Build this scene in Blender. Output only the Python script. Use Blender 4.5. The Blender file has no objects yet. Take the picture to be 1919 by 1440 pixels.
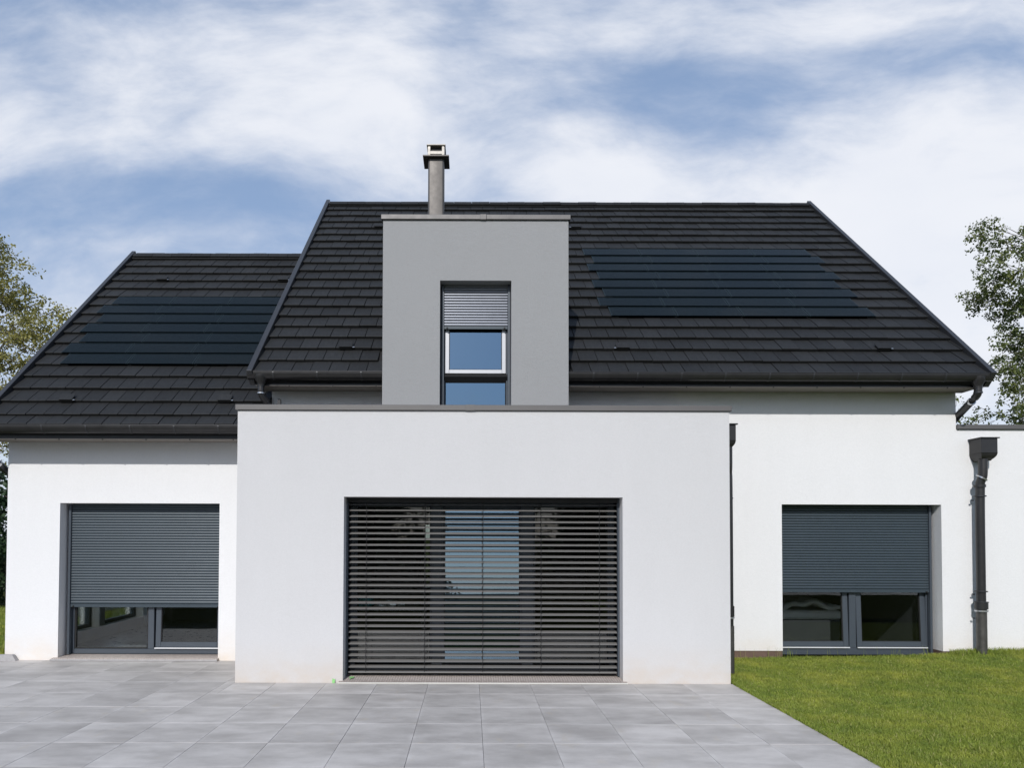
import bpy, math, random
import numpy as np
from mathutils import Matrix, Vector, Euler
random.seed(7); RNG = np.random.default_rng(7)
S = bpy.context.scene
COL = S.collection

# ------------------------------------------------------------------ camera
cam = bpy.data.cameras.new("camera"); camo = bpy.data.objects.new("camera", cam); COL.objects.link(camo)
EYE = 1.726
camo.matrix_world = Matrix.Translation((0, 0, EYE)) @ Matrix.Rotation(math.radians(90) + 0.0232, 4, 'X') @ Matrix.Rotation(0.0028, 4, 'Z')
cam.lens = 23.887; cam.sensor_width = 36; cam.sensor_fit = 'HORIZONTAL'
cam.shift_x = 0.0408; cam.shift_y = 0.1347
cam.clip_start = 0.05; cam.clip_end = 3000
S.camera = camo

# ------------------------------------------------------------------ sun, sky
SUN_EL, SUN_AZ = math.radians(35), math.radians(14)      # azimuth: degrees left of straight behind the camera
sd = Vector((-math.sin(SUN_AZ) * math.cos(SUN_EL), -math.cos(SUN_AZ) * math.cos(SUN_EL), math.sin(SUN_EL)))
sl = bpy.data.lights.new("sun", 'SUN'); sl.energy = 3.4; sl.angle = math.radians(0.5); sl.color = (1.0, 0.97, 0.93)
so = bpy.data.objects.new("sun", sl); COL.objects.link(so)
so.rotation_euler = sd.to_track_quat('Z', 'Y').to_euler(); so.location = (-8, -30, 30)

W = bpy.data.worlds.new("World"); S.world = W; W.use_nodes = True
wn, wl = W.node_tree.nodes, W.node_tree.links
wn.clear()
def N(tree, t, **kw):
    n = tree.nodes.new(t)
    for k, v in kw.items(): setattr(n, k, v)
    return n
def M2(tree, op, a, b=None, c=None, clamp=False):
    n = tree.nodes.new('ShaderNodeMath'); n.operation = op; n.use_clamp = clamp
    for i, v in enumerate((a, b, c)):
        if v is None: continue
        if isinstance(v, (int, float)): n.inputs[i].default_value = v
        else: tree.links.new(v, n.inputs[i])
    return n.outputs[0]
def mixc(tree, f, a, b, blend='MIX'):
    n = tree.nodes.new('ShaderNodeMix'); n.data_type = 'RGBA'; n.blend_type = blend
    for s, v in ((n.inputs[0], f), (n.inputs[6], a), (n.inputs[7], b)):
        if isinstance(v, (int, float)): s.default_value = v
        elif isinstance(v, tuple): s.default_value = (*v[:3], 1)
        else: tree.links.new(v, s)
    return n.outputs[2]
T = W.node_tree
sky = N(T, 'ShaderNodeTexSky', sky_type='NISHITA', sun_disc=False)
sky.sun_elevation = SUN_EL; sky.sun_rotation = math.pi + SUN_AZ; sky.altitude = 200; sky.dust_density = 1.2; sky.ozone_density = 1.5
tc = N(T, 'ShaderNodeTexCoord')
sep = N(T, 'ShaderNodeSeparateXYZ'); T.links.new(tc.outputs['Generated'], sep.inputs[0])
X_, Y_, Z_ = sep.outputs
Zc = M2(T, 'MAXIMUM', Z_, 0.012)
cmb = N(T, 'ShaderNodeCombineXYZ'); T.links.new(X_, cmb.inputs[0]); T.links.new(Y_, cmb.inputs[1]); T.links.new(Zc, cmb.inputs[2])
T.links.new(cmb.outputs[0], sky.inputs[0])
# cloud layer: directions as slopes (across, up) of the sky ahead and behind; wispy stretched noise plus broad banks
Yc = M2(T, 'MAXIMUM', M2(T, 'ABSOLUTE', Y_), 0.22)
A = M2(T, 'DIVIDE', X_, Yc); B = M2(T, 'DIVIDE', Zc, Yc)
ab = N(T, 'ShaderNodeCombineXYZ'); T.links.new(A, ab.inputs[0]); T.links.new(B, ab.inputs[1])
T.links.new(M2(T, 'MULTIPLY', M2(T, 'LESS_THAN', Y_, 0.0), 3.7), ab.inputs[2])
wz = N(T, 'ShaderNodeTexNoise'); wz.inputs['Scale'].default_value = 1.6; wz.inputs['Detail'].default_value = 3
T.links.new(ab.outputs[0], wz.inputs['Vector'])
vm = N(T, 'ShaderNodeVectorMath', operation='MULTIPLY_ADD'); T.links.new(wz.outputs['Color'], vm.inputs[0])
vm.inputs[1].default_value = (0.28, 0.22, 0); T.links.new(ab.outputs[0], vm.inputs[2])
mp = N(T, 'ShaderNodeMapping'); T.links.new(vm.outputs[0], mp.inputs[0])
mp.inputs['Rotation'].default_value = (0, 0, math.radians(-22)); mp.inputs['Scale'].default_value = (1.5, 3.4, 1)
n1 = N(T, 'ShaderNodeTexNoise'); n1.inputs['Scale'].default_value = 1.5; n1.inputs['Detail'].default_value = 8; n1.inputs['Roughness'].default_value = 0.56
T.links.new(mp.outputs[0], n1.inputs['Vector'])
n3 = N(T, 'ShaderNodeTexNoise'); n3.inputs['Scale'].default_value = 5.5; n3.inputs['Detail'].default_value = 7; n3.inputs['Roughness'].default_value = 0.6
T.links.new(mp.outputs[0], n3.inputs['Vector'])
dens = M2(T, 'ADD', M2(T, 'MULTIPLY_ADD', n1.outputs[0], 1.7, -0.52), M2(T, 'MULTIPLY_ADD', n3.outputs[0], 1.1, -.55))
high = M2(T, 'MULTIPLY', M2(T, 'SUBTRACT', B, 1.0), 1.0, clamp=True)      # cloud thinned towards the unseen zenith so wall shade turns bluer
dens = M2(T, 'MULTIPLY_ADD', high, -.7, dens)
back = M2(T, 'LESS_THAN', Y_, 0.0)
dens = M2(T, 'MULTIPLY_ADD', back, -.45, dens)  # cloud cut behind the camera, out of view, for bluer wall shade
dens = M2(T, 'MULTIPLY_ADD', M2(T, 'MULTIPLY', high, M2(T, 'SUBTRACT', n1.outputs[0], .5)), 4.2, dens)      # unseen overhead cloud made patchier to vary the solar tiles' reflections
low = M2(T, 'MULTIPLY', M2(T, 'SUBTRACT', .42, B), 2.2, clamp=True)        # hazier and whiter towards the horizon
dens = M2(T, 'MULTIPLY_ADD', low, .35, dens)
for (px, py, rx, ry, am) in [(330, 170, 430, 140, .46), (150, 300, 330, 70, .25), (1240, 55, 400, 85, .55), (1620, 40, 200, 55, .45),
                             (1090, 315, 170, 90, .5), (1750, 480, 520, 260, .95), (640, 230, 190, 130, .35), (1720, 250, 260, 60, .25),
                             (1370, 190, 210, 130, -.48), (330, 385, 520, 60, -.60), (1230, 140, 120, 50, -.2), (60, 120, 120, 80, -.2), (870, 60, 110, 70, -.42), (930, 290, 110, 110, -.3),
                             (90, -10, 300, 60, -.45), (1780, 110, 260, 60, -.55), (350, 480, 420, 50, -.1), (1480, 300, 160, 70, -.12),
                             (1300, 360, 500, 60, .3)]:
    vs = N(T, 'ShaderNodeVectorMath', operation='SUBTRACT'); T.links.new(vm.outputs[0], vs.inputs[0])
    vs.inputs[1].default_value = ((px - 881) / 1273 + .14, (1008 - py) / 1273 + .11, 0)
    vd = N(T, 'ShaderNodeVectorMath', operation='MULTIPLY'); T.links.new(vs.outputs[0], vd.inputs[0])
    vd.inputs[1].default_value = (1273 / rx, 1273 / ry, 0)
    ln = N(T, 'ShaderNodeVectorMath', operation='DOT_PRODUCT'); T.links.new(vd.outputs[0], ln.inputs[0]); T.links.new(vd.outputs[0], ln.inputs[1])
    g = M2(T, 'MULTIPLY', M2(T, 'EXPONENT', M2(T, 'MULTIPLY', ln.outputs['Value'], -1.0)), am)
    dens = M2(T, 'ADD', dens, g)
mr = N(T, 'ShaderNodeMapRange', interpolation_type='SMOOTHSTEP'); mr.inputs[1].default_value = -0.35; mr.inputs[2].default_value = 1.15
T.links.new(dens, mr.inputs[0])
cover = M2(T, 'MULTIPLY_ADD', mr.outputs[0], 0.84, 0.10)
n2 = N(T, 'ShaderNodeTexNoise'); n2.inputs['Scale'].default_value = 2.2; n2.inputs['Detail'].default_value = 5
T.links.new(mp.outputs[0], n2.inputs['Vector'])
cw = mixc(T, M2(T, 'ADD', M2(T, 'MULTIPLY', n2.outputs[0], .45), M2(T, 'MULTIPLY', mr.outputs[0], .5), clamp=True), (6.1, 6.7, 8.0), (9.3, 9.35, 9.6))
skyc = mixc(T, 0.5, mixc(T, 1.0, sky.outputs[0], (1.3, 1.32, 1.35), 'MULTIPLY'), (2.5, 3.9, 6.4))
skym = mixc(T, cover, skyc, cw)
bg = N(T, 'ShaderNodeBackground'); bg.inputs[1].default_value = 0.105
T.links.new(skym, bg.inputs[0])
out = N(T, 'ShaderNodeOutputWorld'); T.links.new(bg.outputs[0], out.inputs[0])
S.view_settings.view_transform = 'Standard'; S.view_settings.look = 'None'
S.view_settings.gamma = 1; S.view_settings.exposure = 0; S.view_settings.use_curve_mapping = False
S.render.engine = 'CYCLES'

# ------------------------------------------------------------------ materials
def newmat(name):
    m = bpy.data.materials.new(name); m.use_nodes = True
    t = m.node_tree; t.nodes.clear()
    o = t.nodes.new('ShaderNodeOutputMaterial'); b = t.nodes.new('ShaderNodeBsdfPrincipled')
    t.links.new(b.outputs[0], o.inputs[0])
    return m, t, b, o
def noise(t, vec, scale, detail=4, rough=.55, w=None):
    n = t.nodes.new('ShaderNodeTexNoise')
    if w is not None: n.noise_dimensions = '4D'; t.links.new(w, n.inputs['W'])
    n.inputs['Scale'].default_value = scale; n.inputs['Detail'].default_value = detail; n.inputs['Roughness'].default_value = rough
    if vec is not None: t.links.new(vec, n.inputs['Vector'])
    return n.outputs[0]
def ramp(t, f, a, b):
    n = t.nodes.new('ShaderNodeMapRange'); n.interpolation_type = 'SMOOTHSTEP'
    n.inputs[1].default_value = a; n.inputs[2].default_value = b; t.links.new(f, n.inputs[0]); return n.outputs[0]
def pos(t):
    g = t.nodes.new('ShaderNodeNewGeometry'); return g.outputs['Position'], g
def scalev(t, v, s):
    n = t.nodes.new('ShaderNodeVectorMath'); n.operation = 'MULTIPLY'; t.links.new(v, n.inputs[0]); n.inputs[1].default_value = s; return n.outputs[0]
def bump(t, b, h, strength, dist=.01):
    n = t.nodes.new('ShaderNodeBump'); n.inputs['Strength'].default_value = strength; n.inputs['Distance'].default_value = dist
    t.links.new(h, n.inputs['Height']); t.links.new(n.outputs[0], b.inputs['Normal'])
def simple(name, col, rough=.5, metal=0., var=.12, vscale=6., bumps=None, coat=0.):
    m, t, b, o = newmat(name); p, g = pos(t)
    n = noise(t, p, vscale, 5)
    f = M2(t, 'MULTIPLY_ADD', n, 2 * var, 1 - var)
    cc = t.nodes.new('ShaderNodeCombineColor')
    for i in range(3): t.links.new(f, cc.inputs[i])
    c = mixc(t, 1.0, col, cc.outputs[0], 'MULTIPLY')
    t.links.new(c, b.inputs['Base Color'])
    b.inputs['Roughness'].default_value = rough; b.inputs['Metallic'].default_value = metal
    rn = noise(t, p, vscale * 3, 3)
    t.links.new(M2(t, 'MULTIPLY_ADD', rn, .2, rough - .1, clamp=True), b.inputs['Roughness'])
    if coat: b.inputs['Coat Weight'].default_value = coat; b.inputs['Coat Roughness'].default_value = .2
    if bumps: bump(t, b, noise(t, p, bumps[0], 3), bumps[1], bumps[2])
    return m
def stucco(name, col, dirt=0.35):
    m, t, b, o = newmat(name); p, g = pos(t)
    big = noise(t, p, .8, 5, .6); fine = noise(t, p, 55, 4, .7); st = noise(t, scalev(t, p, (3.0, 3.0, .35)), 1.3, 5, .6)
    f = M2(t, 'ADD', M2(t, 'MULTIPLY_ADD', big, .05, .95), M2(t, 'MULTIPLY_ADD', fine, .14, -.07))
    f = M2(t, 'ADD', f, M2(t, 'MULTIPLY_ADD', st, .05, -.025))
    cc = t.nodes.new('ShaderNodeCombineColor')
    for i in range(3): t.links.new(f, cc.inputs[i])
    c = mixc(t, 1.0, col, cc.outputs[0], 'MULTIPLY')
    sx = t.nodes.new('ShaderNodeSeparateXYZ'); t.links.new(p, sx.inputs[0])
    mrg = t.nodes.new('ShaderNodeMapRange'); mrg.inputs[1].default_value = .55; mrg.inputs[2].default_value = 0.0
    t.links.new(sx.outputs[2], mrg.inputs[0])
    dn = ramp(t, noise(t, scalev(t, p, (1, 1, 1.6)), 3.2, 6, .65), .25, .75)
    dd = M2(t, 'MULTIPLY', M2(t, 'POWER', mrg.outputs[0], 1.6), M2(t, 'MULTIPLY_ADD', dn, .8, .3), clamp=True)
    c = mixc(t, M2(t, 'MULTIPLY', dd, dirt), c, (col[0] * .93, col[1] * .80, col[2] * .66))
    t.links.new(c, b.inputs['Base Color']); b.inputs['Roughness'].default_value = .92
    b.inputs['Specular IOR Level'].default_value = .2
    h = M2(t, 'ADD', noise(t, p, 170, 3, .6), M2(t, 'MULTIPLY', noise(t, p, 18, 2, .5), .4))
    bump(t, b, h, .75, .008)
    return m
MT = {}
MT['white'] = stucco('white_render', (.78, .78, .785), .75)
MT['pale'] = stucco('pale_grey_render', (.622, .619, .626), .8)
MT['grey'] = stucco('grey_render', (.322, .326, .332), 0)
MT['plinth'] = simple('earth_stained_plinth', (.13, .085, .065), .9, 0, .35, 9, (60, .5, .01))
MT['coping'] = simple('coping_metal', (.125, .12, .118), .5, .3, .12, 3)
MT['gutter'] = simple('gutter_metal', (.05, .049, .05), .36, .6, .25, 5)
MT['fascia'] = simple('fascia_board', (.018, .02, .024), .5, 0, .2, 5)
MT['soffit'] = simple('soffit_board', (.24, .215, .19), .8, 0, .1, 4)
MT['frame'] = simple('anthracite_frame', (.062, .075, .092), .38, .15, .06, 4)
MT['shutter'] = simple('anthracite_shutter', (.042, .058, .072), .42, .15, .08, 3)
MT['glary'] = simple('glary_shutter', (.22, .235, .27), .36, .6, .06, 3)  # same shutter finish as the others, lightened to carry sun glare
MT['sash_glare'] = simple('glare_pale_sash', (.50, .51, .54), .4, .1, .05, 4)  # paler than the other frames: sun glare put into the sash colour
MT['drip'] = simple('bright_drip_rail', (.75, .76, .78), .35, .3, .05, 4)
MT['rubber'] = simple('black_rubber', (.008, .008, .008), .6)
MT['slat'] = simple('blind_slat_metal', (.195, .19, .183), .45, .25, .08, 2)
MT['cord'] = simple('black_cord', (.012, .012, .013), .8)
MT['steel'] = simple('bare_steel_ring', (.55, .56, .58), .3, .8, .15, 30)
MT['chimney'] = simple('chimney_metal', (.10, .092, .086), .50, .35, .35, 4)
MT['chimtop'] = simple('chimney_cap_steel', (.36, .34, .31), .5, .3, .2, 9)
MT['castpipe'] = simple('weathered_standpipe', (.10, .095, .09), .45, .6, .6, 11)
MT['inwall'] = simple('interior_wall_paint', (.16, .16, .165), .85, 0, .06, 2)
MT['indark'] = simple('interior_shade_dark', (.045, .045, .048), .9, 0, .2, 2)  # room shade put into the colour; also on bed base and table legs
MT['infloor'] = simple('interior_floor_tile', (.24, .24, .26), .3, 0, .15, 4)
MT['stone'] = simple('concrete_stone', (.36, .35, .35), .9, 0, .25, 25, (90, .5, .01))
MT['green'] = simple('green_tape', (.22, .50, .17), .5, 0, .4, 60)
MT['cloth'] = simple('rumpled_cotton', (.55, .54, .53), .9, 0, .15, 8)
MT['bark'] = simple('pale_birch_bark', (.12, .10, .085), .9, 0, .45, 14, (30, .6, .02))
MT['curb'] = simple('garden_curb_concrete', (.55, .54, .50), .9, 0, .1, 8)

# sill stone: embossed dotted threshold
m, t, b, o = newmat('embossed_threshold'); p, g = pos(t)
vo = t.nodes.new('ShaderNodeTexVoronoi'); vo.inputs['Scale'].default_value = 34; vo.inputs['Randomness'].default_value = .25; t.links.new(p, vo.inputs['Vector'])
dot = ramp(t, vo.outputs['Distance'], .2, .55)
c = mixc(t, dot, (.56, .50, .46), (.27, .235, .215)); c = mixc(t, M2(t, 'MULTIPLY', noise(t, p, 6, 5), .5), c, (.34, .28, .24))
t.links.new(c, b.inputs['Base Color']); b.inputs['Roughness'].default_value = .7; bump(t, b, dot, -.5, .01); MT['sill'] = m

# roof tiles: every tile its own shade (object random + island random), wear streaks running down the slope
def tilemat(name, base, lo, hi):
    m, t, b, o = newmat(name); p, g = pos(t)
    oi = t.nodes.new('ShaderNodeObjectInfo')
    r = M2(t, 'FRACT', M2(t, 'ADD', oi.outputs['Random'], g.outputs['Random Per Island']))
    n = noise(t, scalev(t, p, (1, .25, .25)), 26, 5, .65); bign = noise(t, p, .9, 3)
    streak = ramp(t, noise(t, scalev(t, p, (1, .12, .12)), 60, 4, .6), .5, .85)
    f = M2(t, 'MULTIPLY_ADD', r, hi - lo, lo); f = M2(t, 'MULTIPLY', f, M2(t, 'MULTIPLY_ADD', n, .9, .55)); f = M2(t, 'MULTIPLY', f, M2(t, 'MULTIPLY_ADD', bign, .5, .75))
    f = M2(t, 'ADD', f, M2(t, 'MULTIPLY', streak, .75))
    cc = t.nodes.new('ShaderNodeCombineColor')
    for i in range(3): t.links.new(f, cc.inputs[i])
    c = mixc(t, 1.0, base, cc.outputs[0], 'MULTIPLY'); t.links.new(c, b.inputs['Base Color'])
    b.inputs['Roughness'].default_value = .66
    b.inputs['Specular IOR Level'].default_value = .3
    bump(t, b, noise(t, p, 120, 3), .25, .004)
    return m
MT['tile'] = tilemat('dark_concrete_tile', (.0132, .0137, .0143), .80, 1.25)
MT['deck'] = simple('black_roof_membrane', (.008, .008, .009), .9)
MT['verge'] = simple('verge_metal', (.055, .056, .06), .4, .5, .15, 4)

# solar glass: cell columns with dotted contacts under glossy glass
m, t, b, o = newmat('solar_glass'); tcn = t.nodes.new('ShaderNodeTexCoord'); ob = tcn.outputs['Object']
sx = t.nodes.new('ShaderNodeSeparateXYZ'); t.links.new(ob, sx.inputs[0])
fx = M2(t, 'FRACT', M2(t, 'MULTIPLY', sx.outputs[0], 55.0)); fy = M2(t, 'FRACT', M2(t, 'MULTIPLY', sx.outputs[1], 42.0))
dx = M2(t, 'LESS_THAN', M2(t, 'ABSOLUTE', M2(t, 'SUBTRACT', fx, .5)), .2); dy = M2(t, 'LESS_THAN', M2(t, 'ABSOLUTE', M2(t, 'SUBTRACT', fy, .5)), .2)
dots = M2(t, 'MULTIPLY', dx, dy)
jn = M2(t, 'MAXIMUM', M2(t, 'LESS_THAN', sx.outputs[0], .018), M2(t, 'GREATER_THAN', sx.outputs[0], .982))
dots = M2(t, 'MAXIMUM', dots, M2(t, 'MULTIPLY', jn, .45))
c = mixc(t, dots, (.0028, .0050, .0066), (.030, .044, .052)); t.links.new(c, b.inputs['Base Color'])
b.inputs['Roughness'].default_value = .09; b.inputs['IOR'].default_value = 1.115
p, g = pos(t); bump(t, b, noise(t, p, 3.5, 2), .05, .02); MT['solar'] = m

# paving slabs: cloudy grey porcelain with warm smears, different on every slab
m, t, b, o = newmat('paving_slab'); p, g = pos(t); oi = t.nodes.new('ShaderNodeObjectInfo')
w = M2(t, 'MULTIPLY', M2(t, 'FRACT', M2(t, 'ADD', oi.outputs['Random'], g.outputs['Random Per Island'])), 40.0)
cl = noise(t, scalev(t, p, (.8, 1.7, 1)), 2.0, 7, .62, w); fine = noise(t, p, 60, 4, .7); mid = noise(t, scalev(t, p, (1, 2.2, 1)), 7, 6, .65, w)
f = M2(t, 'ADD', M2(t, 'MULTIPLY', ramp(t, cl, .28, .72), .60), M2(t, 'MULTIPLY', mid, .4))
c = mixc(t, f, (.275, .256, .240), (.60, .57, .545))
sm = M2(t, 'MULTIPLY', ramp(t, noise(t, scalev(t, p, (1.6, .9, 1)), 3.4, 3, .5, w), .60, .76), .42)
c = mixc(t, sm, c, (.46, .40, .31)); c = mixc(t, M2(t, 'MULTIPLY', fine, .25), c, (.24, .235, .23))
oc = t.nodes.new('ShaderNodeTexCoord'); so_ = t.nodes.new('ShaderNodeSeparateXYZ'); t.links.new(oc.outputs['Object'], so_.inputs[0])
def edge(v): return M2(t, 'MINIMUM', v, M2(t, 'SUBTRACT', .6, v))
ed = M2(t, 'MINIMUM', M2(t, 'MULTIPLY', edge(so_.outputs[0]), 1.6), edge(so_.outputs[1]))
ed = ramp(t, M2(t, 'ADD', ed, M2(t, 'MULTIPLY', mid, .06)), .11, .0)
c = mixc(t, M2(t, 'MULTIPLY', M2(t, 'MULTIPLY', ed, ramp(t, cl, .3, .7)), .38), c, (.62, .60, .59))
rr = M2(t, 'MULTIPLY_ADD', M2(t, 'FRACT', M2(t, 'MULTIPLY', w, .37)), .16, .92)
cc = t.nodes.new('ShaderNodeCombineColor')
for i in range(3): t.links.new(rr, cc.inputs[i])
c = mixc(t, 1.0, c, cc.outputs[0], 'MULTIPLY')
t.links.new(c, b.inputs['Base Color']); t.links.new(M2(t, 'MULTIPLY_ADD', mid, .3, .42), b.inputs['Roughness']); b.inputs['Specular IOR Level'].default_value = .35
bump(t, b, M2(t, 'ADD', mid, M2(t, 'MULTIPLY', fine, .3)), .12, .004); MT['slab'] = m
MT['mortar'] = simple('dark_joint_bed', (.17, .16, .15), .95, 0, .3, 12)

def glass(name, tint, boost, gcol=(1, 1, 1), base=0.0):
    m = bpy.data.materials.new(name); m.use_nodes = True; t = m.node_tree; t.nodes.clear()
    o = t.nodes.new('ShaderNodeOutputMaterial'); mx = t.nodes.new('ShaderNodeMixShader'); tr = t.nodes.new('ShaderNodeBsdfTransparent'); gl = t.nodes.new('ShaderNodeBsdfGlossy')
    tr.inputs[0].default_value = (*tint, 1); gl.inputs[0].default_value = (*gcol, 1); gl.inputs['Roughness'].default_value = 0.0
    fr = t.nodes.new('ShaderNodeFresnel'); fr.inputs[0].default_value = 1.5
    p, g = pos(t); bn = t.nodes.new('ShaderNodeBump'); bn.inputs['Strength'].default_value = .02; bn.inputs['Distance'].default_value = .01
    t.links.new(noise(t, p, 2.5, 1), bn.inputs['Height']); t.links.new(bn.outputs[0], gl.inputs['Normal'])
    t.links.new(M2(t, 'MULTIPLY_ADD', fr.outputs[0], boost, base, clamp=True), mx.inputs[0])
    t.links.new(tr.outputs[0], mx.inputs[1]); t.links.new(gl.outputs[0], mx.inputs[2]); t.links.new(mx.outputs[0], o.inputs[0]); return m
MT['glass'] = glass('window_glass', (.87, .90, .90), .85)
MT['mirrorglass'] = glass('sky_tinted_glass', (.35, .42, .48), 1.6, (.55, .78, .98), .22)  # stronger, bluer mirror tint stands in for reflected sky in one pane
MT['dimglass'] = glass('dimming_glass', (.58, .61, .56), .8)
MT['blueglass'] = glass('sky_blue_glass', (.10, .14, .18), 2.0, (.42, .64, .86), .30)  # blue of the reflected sky put into the glass tint

def leafmat(name, a, bcol, trans=.35):
    m = bpy.data.materials.new(name); m.use_nodes = True; t = m.node_tree; t.nodes.clear()
    o = t.nodes.new('ShaderNodeOutputMaterial'); df = t.nodes.new('ShaderNodeBsdfPrincipled'); tl = t.nodes.new('ShaderNodeBsdfTranslucent'); mx = t.nodes.new('ShaderNodeMixShader')
    g = t.nodes.new('ShaderNodeNewGeometry')
    n = noise(t, g.outputs['Position'], .9, 3)
    f = M2(t, 'ADD', M2(t, 'MULTIPLY', g.outputs['Random Per Island'], .6), M2(t, 'MULTIPLY', ramp(t, n, .3, .7), .4))
    c = mixc(t, f, a, bcol); t.links.new(c, df.inputs['Base Color']); t.links.new(c, tl.inputs[0])
    df.inputs['Roughness'].default_value = .55; df.inputs['Specular IOR Level'].default_value = .3
    mx.inputs[0].default_value = trans
    t.links.new(df.outputs[0], mx.inputs[1]); t.links.new(tl.outputs[0], mx.inputs[2]); t.links.new(mx.outputs[0], o.inputs[0]); return m
MT['leaf_olive'] = leafmat('olive_birch_leaf', (.11, .12, .03), (.42, .38, .12))
MT['leaf_green'] = leafmat('green_birch_leaf', (.035, .075, .022), (.20, .22, .065))
MT['leaf_dark'] = leafmat('dark_bush_leaf', (.012, .032, .014), (.045, .08, .033), .2)

# grass blade: green to yellow-green, mottled in patches
m = bpy.data.materials.new('grass_blade'); m.use_nodes = True; t = m.node_tree; t.nodes.clear()
o = t.nodes.new('ShaderNodeOutputMaterial'); df = t.nodes.new('ShaderNodeBsdfPrincipled'); tl = t.nodes.new('ShaderNodeBsdfTranslucent'); mx = t.nodes.new('ShaderNodeMixShader')
g = t.nodes.new('ShaderNodeNewGeometry'); pp = g.outputs['Position']
pn = ramp(t, noise(t, scalev(t, pp, (1, 1, 0)), 1.5, 5, .65), .42, .64); pn2 = ramp(t, noise(t, scalev(t, pp, (1, 1, 0)), 6.0, 4, .6), .3, .72)
c = mixc(t, g.outputs['Random Per Island'], (.18, .24, .034), (.37, .43, .075))
c = mixc(t, M2(t, 'MULTIPLY', pn, .48), c, (.58, .55, .10))
c = mixc(t, M2(t, 'MULTIPLY', pn2, .62), c, (.095, .165, .035))
dry = M2(t, 'GREATER_THAN', M2(t, 'FRACT', M2(t, 'MULTIPLY', g.outputs['Random Per Island'], 17.0)), .955)
c = mixc(t, M2(t, 'MULTIPLY', dry, .8), c, (.50, .45, .20))
t.links.new(c, df.inputs['Base Color']); t.links.new(c, tl.inputs[0]); df.inputs['Roughness'].default_value = .5; df.inputs['Specular IOR Level'].default_value = .3
mx.inputs[0].default_value = .3
t.links.new(df.outputs[0], mx.inputs[1]); t.links.new(tl.outputs[0], mx.inputs[2]); t.links.new(mx.outputs[0], o.inputs[0]); MT['grass'] = m
m, t, b, o = newmat('meadow_ground'); p, g = pos(t)
c = mixc(t, ramp(t, noise(t, p, .35, 6, .7), .3, .7), (.03, .04, .016), (.06, .065, .028)); c = mixc(t, M2(t, 'MULTIPLY', noise(t, p, 18, 5, .7), .7), c, (.03, .032, .014))
t.links.new(c, b.inputs['Base Color']); b.inputs['Roughness'].default_value = 1; b.inputs['Specular IOR Level'].default_value = 0; bump(t, b, noise(t, p, 30, 5), .6, .03); MT['meadow'] = m
m, t, b, o = newmat('lawn_soil'); p, g = pos(t)
c = mixc(t, noise(t, p, 14, 5, .7), (.05, .065, .018), (.10, .12, .03)); t.links.new(c, b.inputs['Base Color']); b.inputs['Roughness'].default_value = 1; b.inputs['Specular IOR Level'].default_value = 0; MT['soil'] = m

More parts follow.
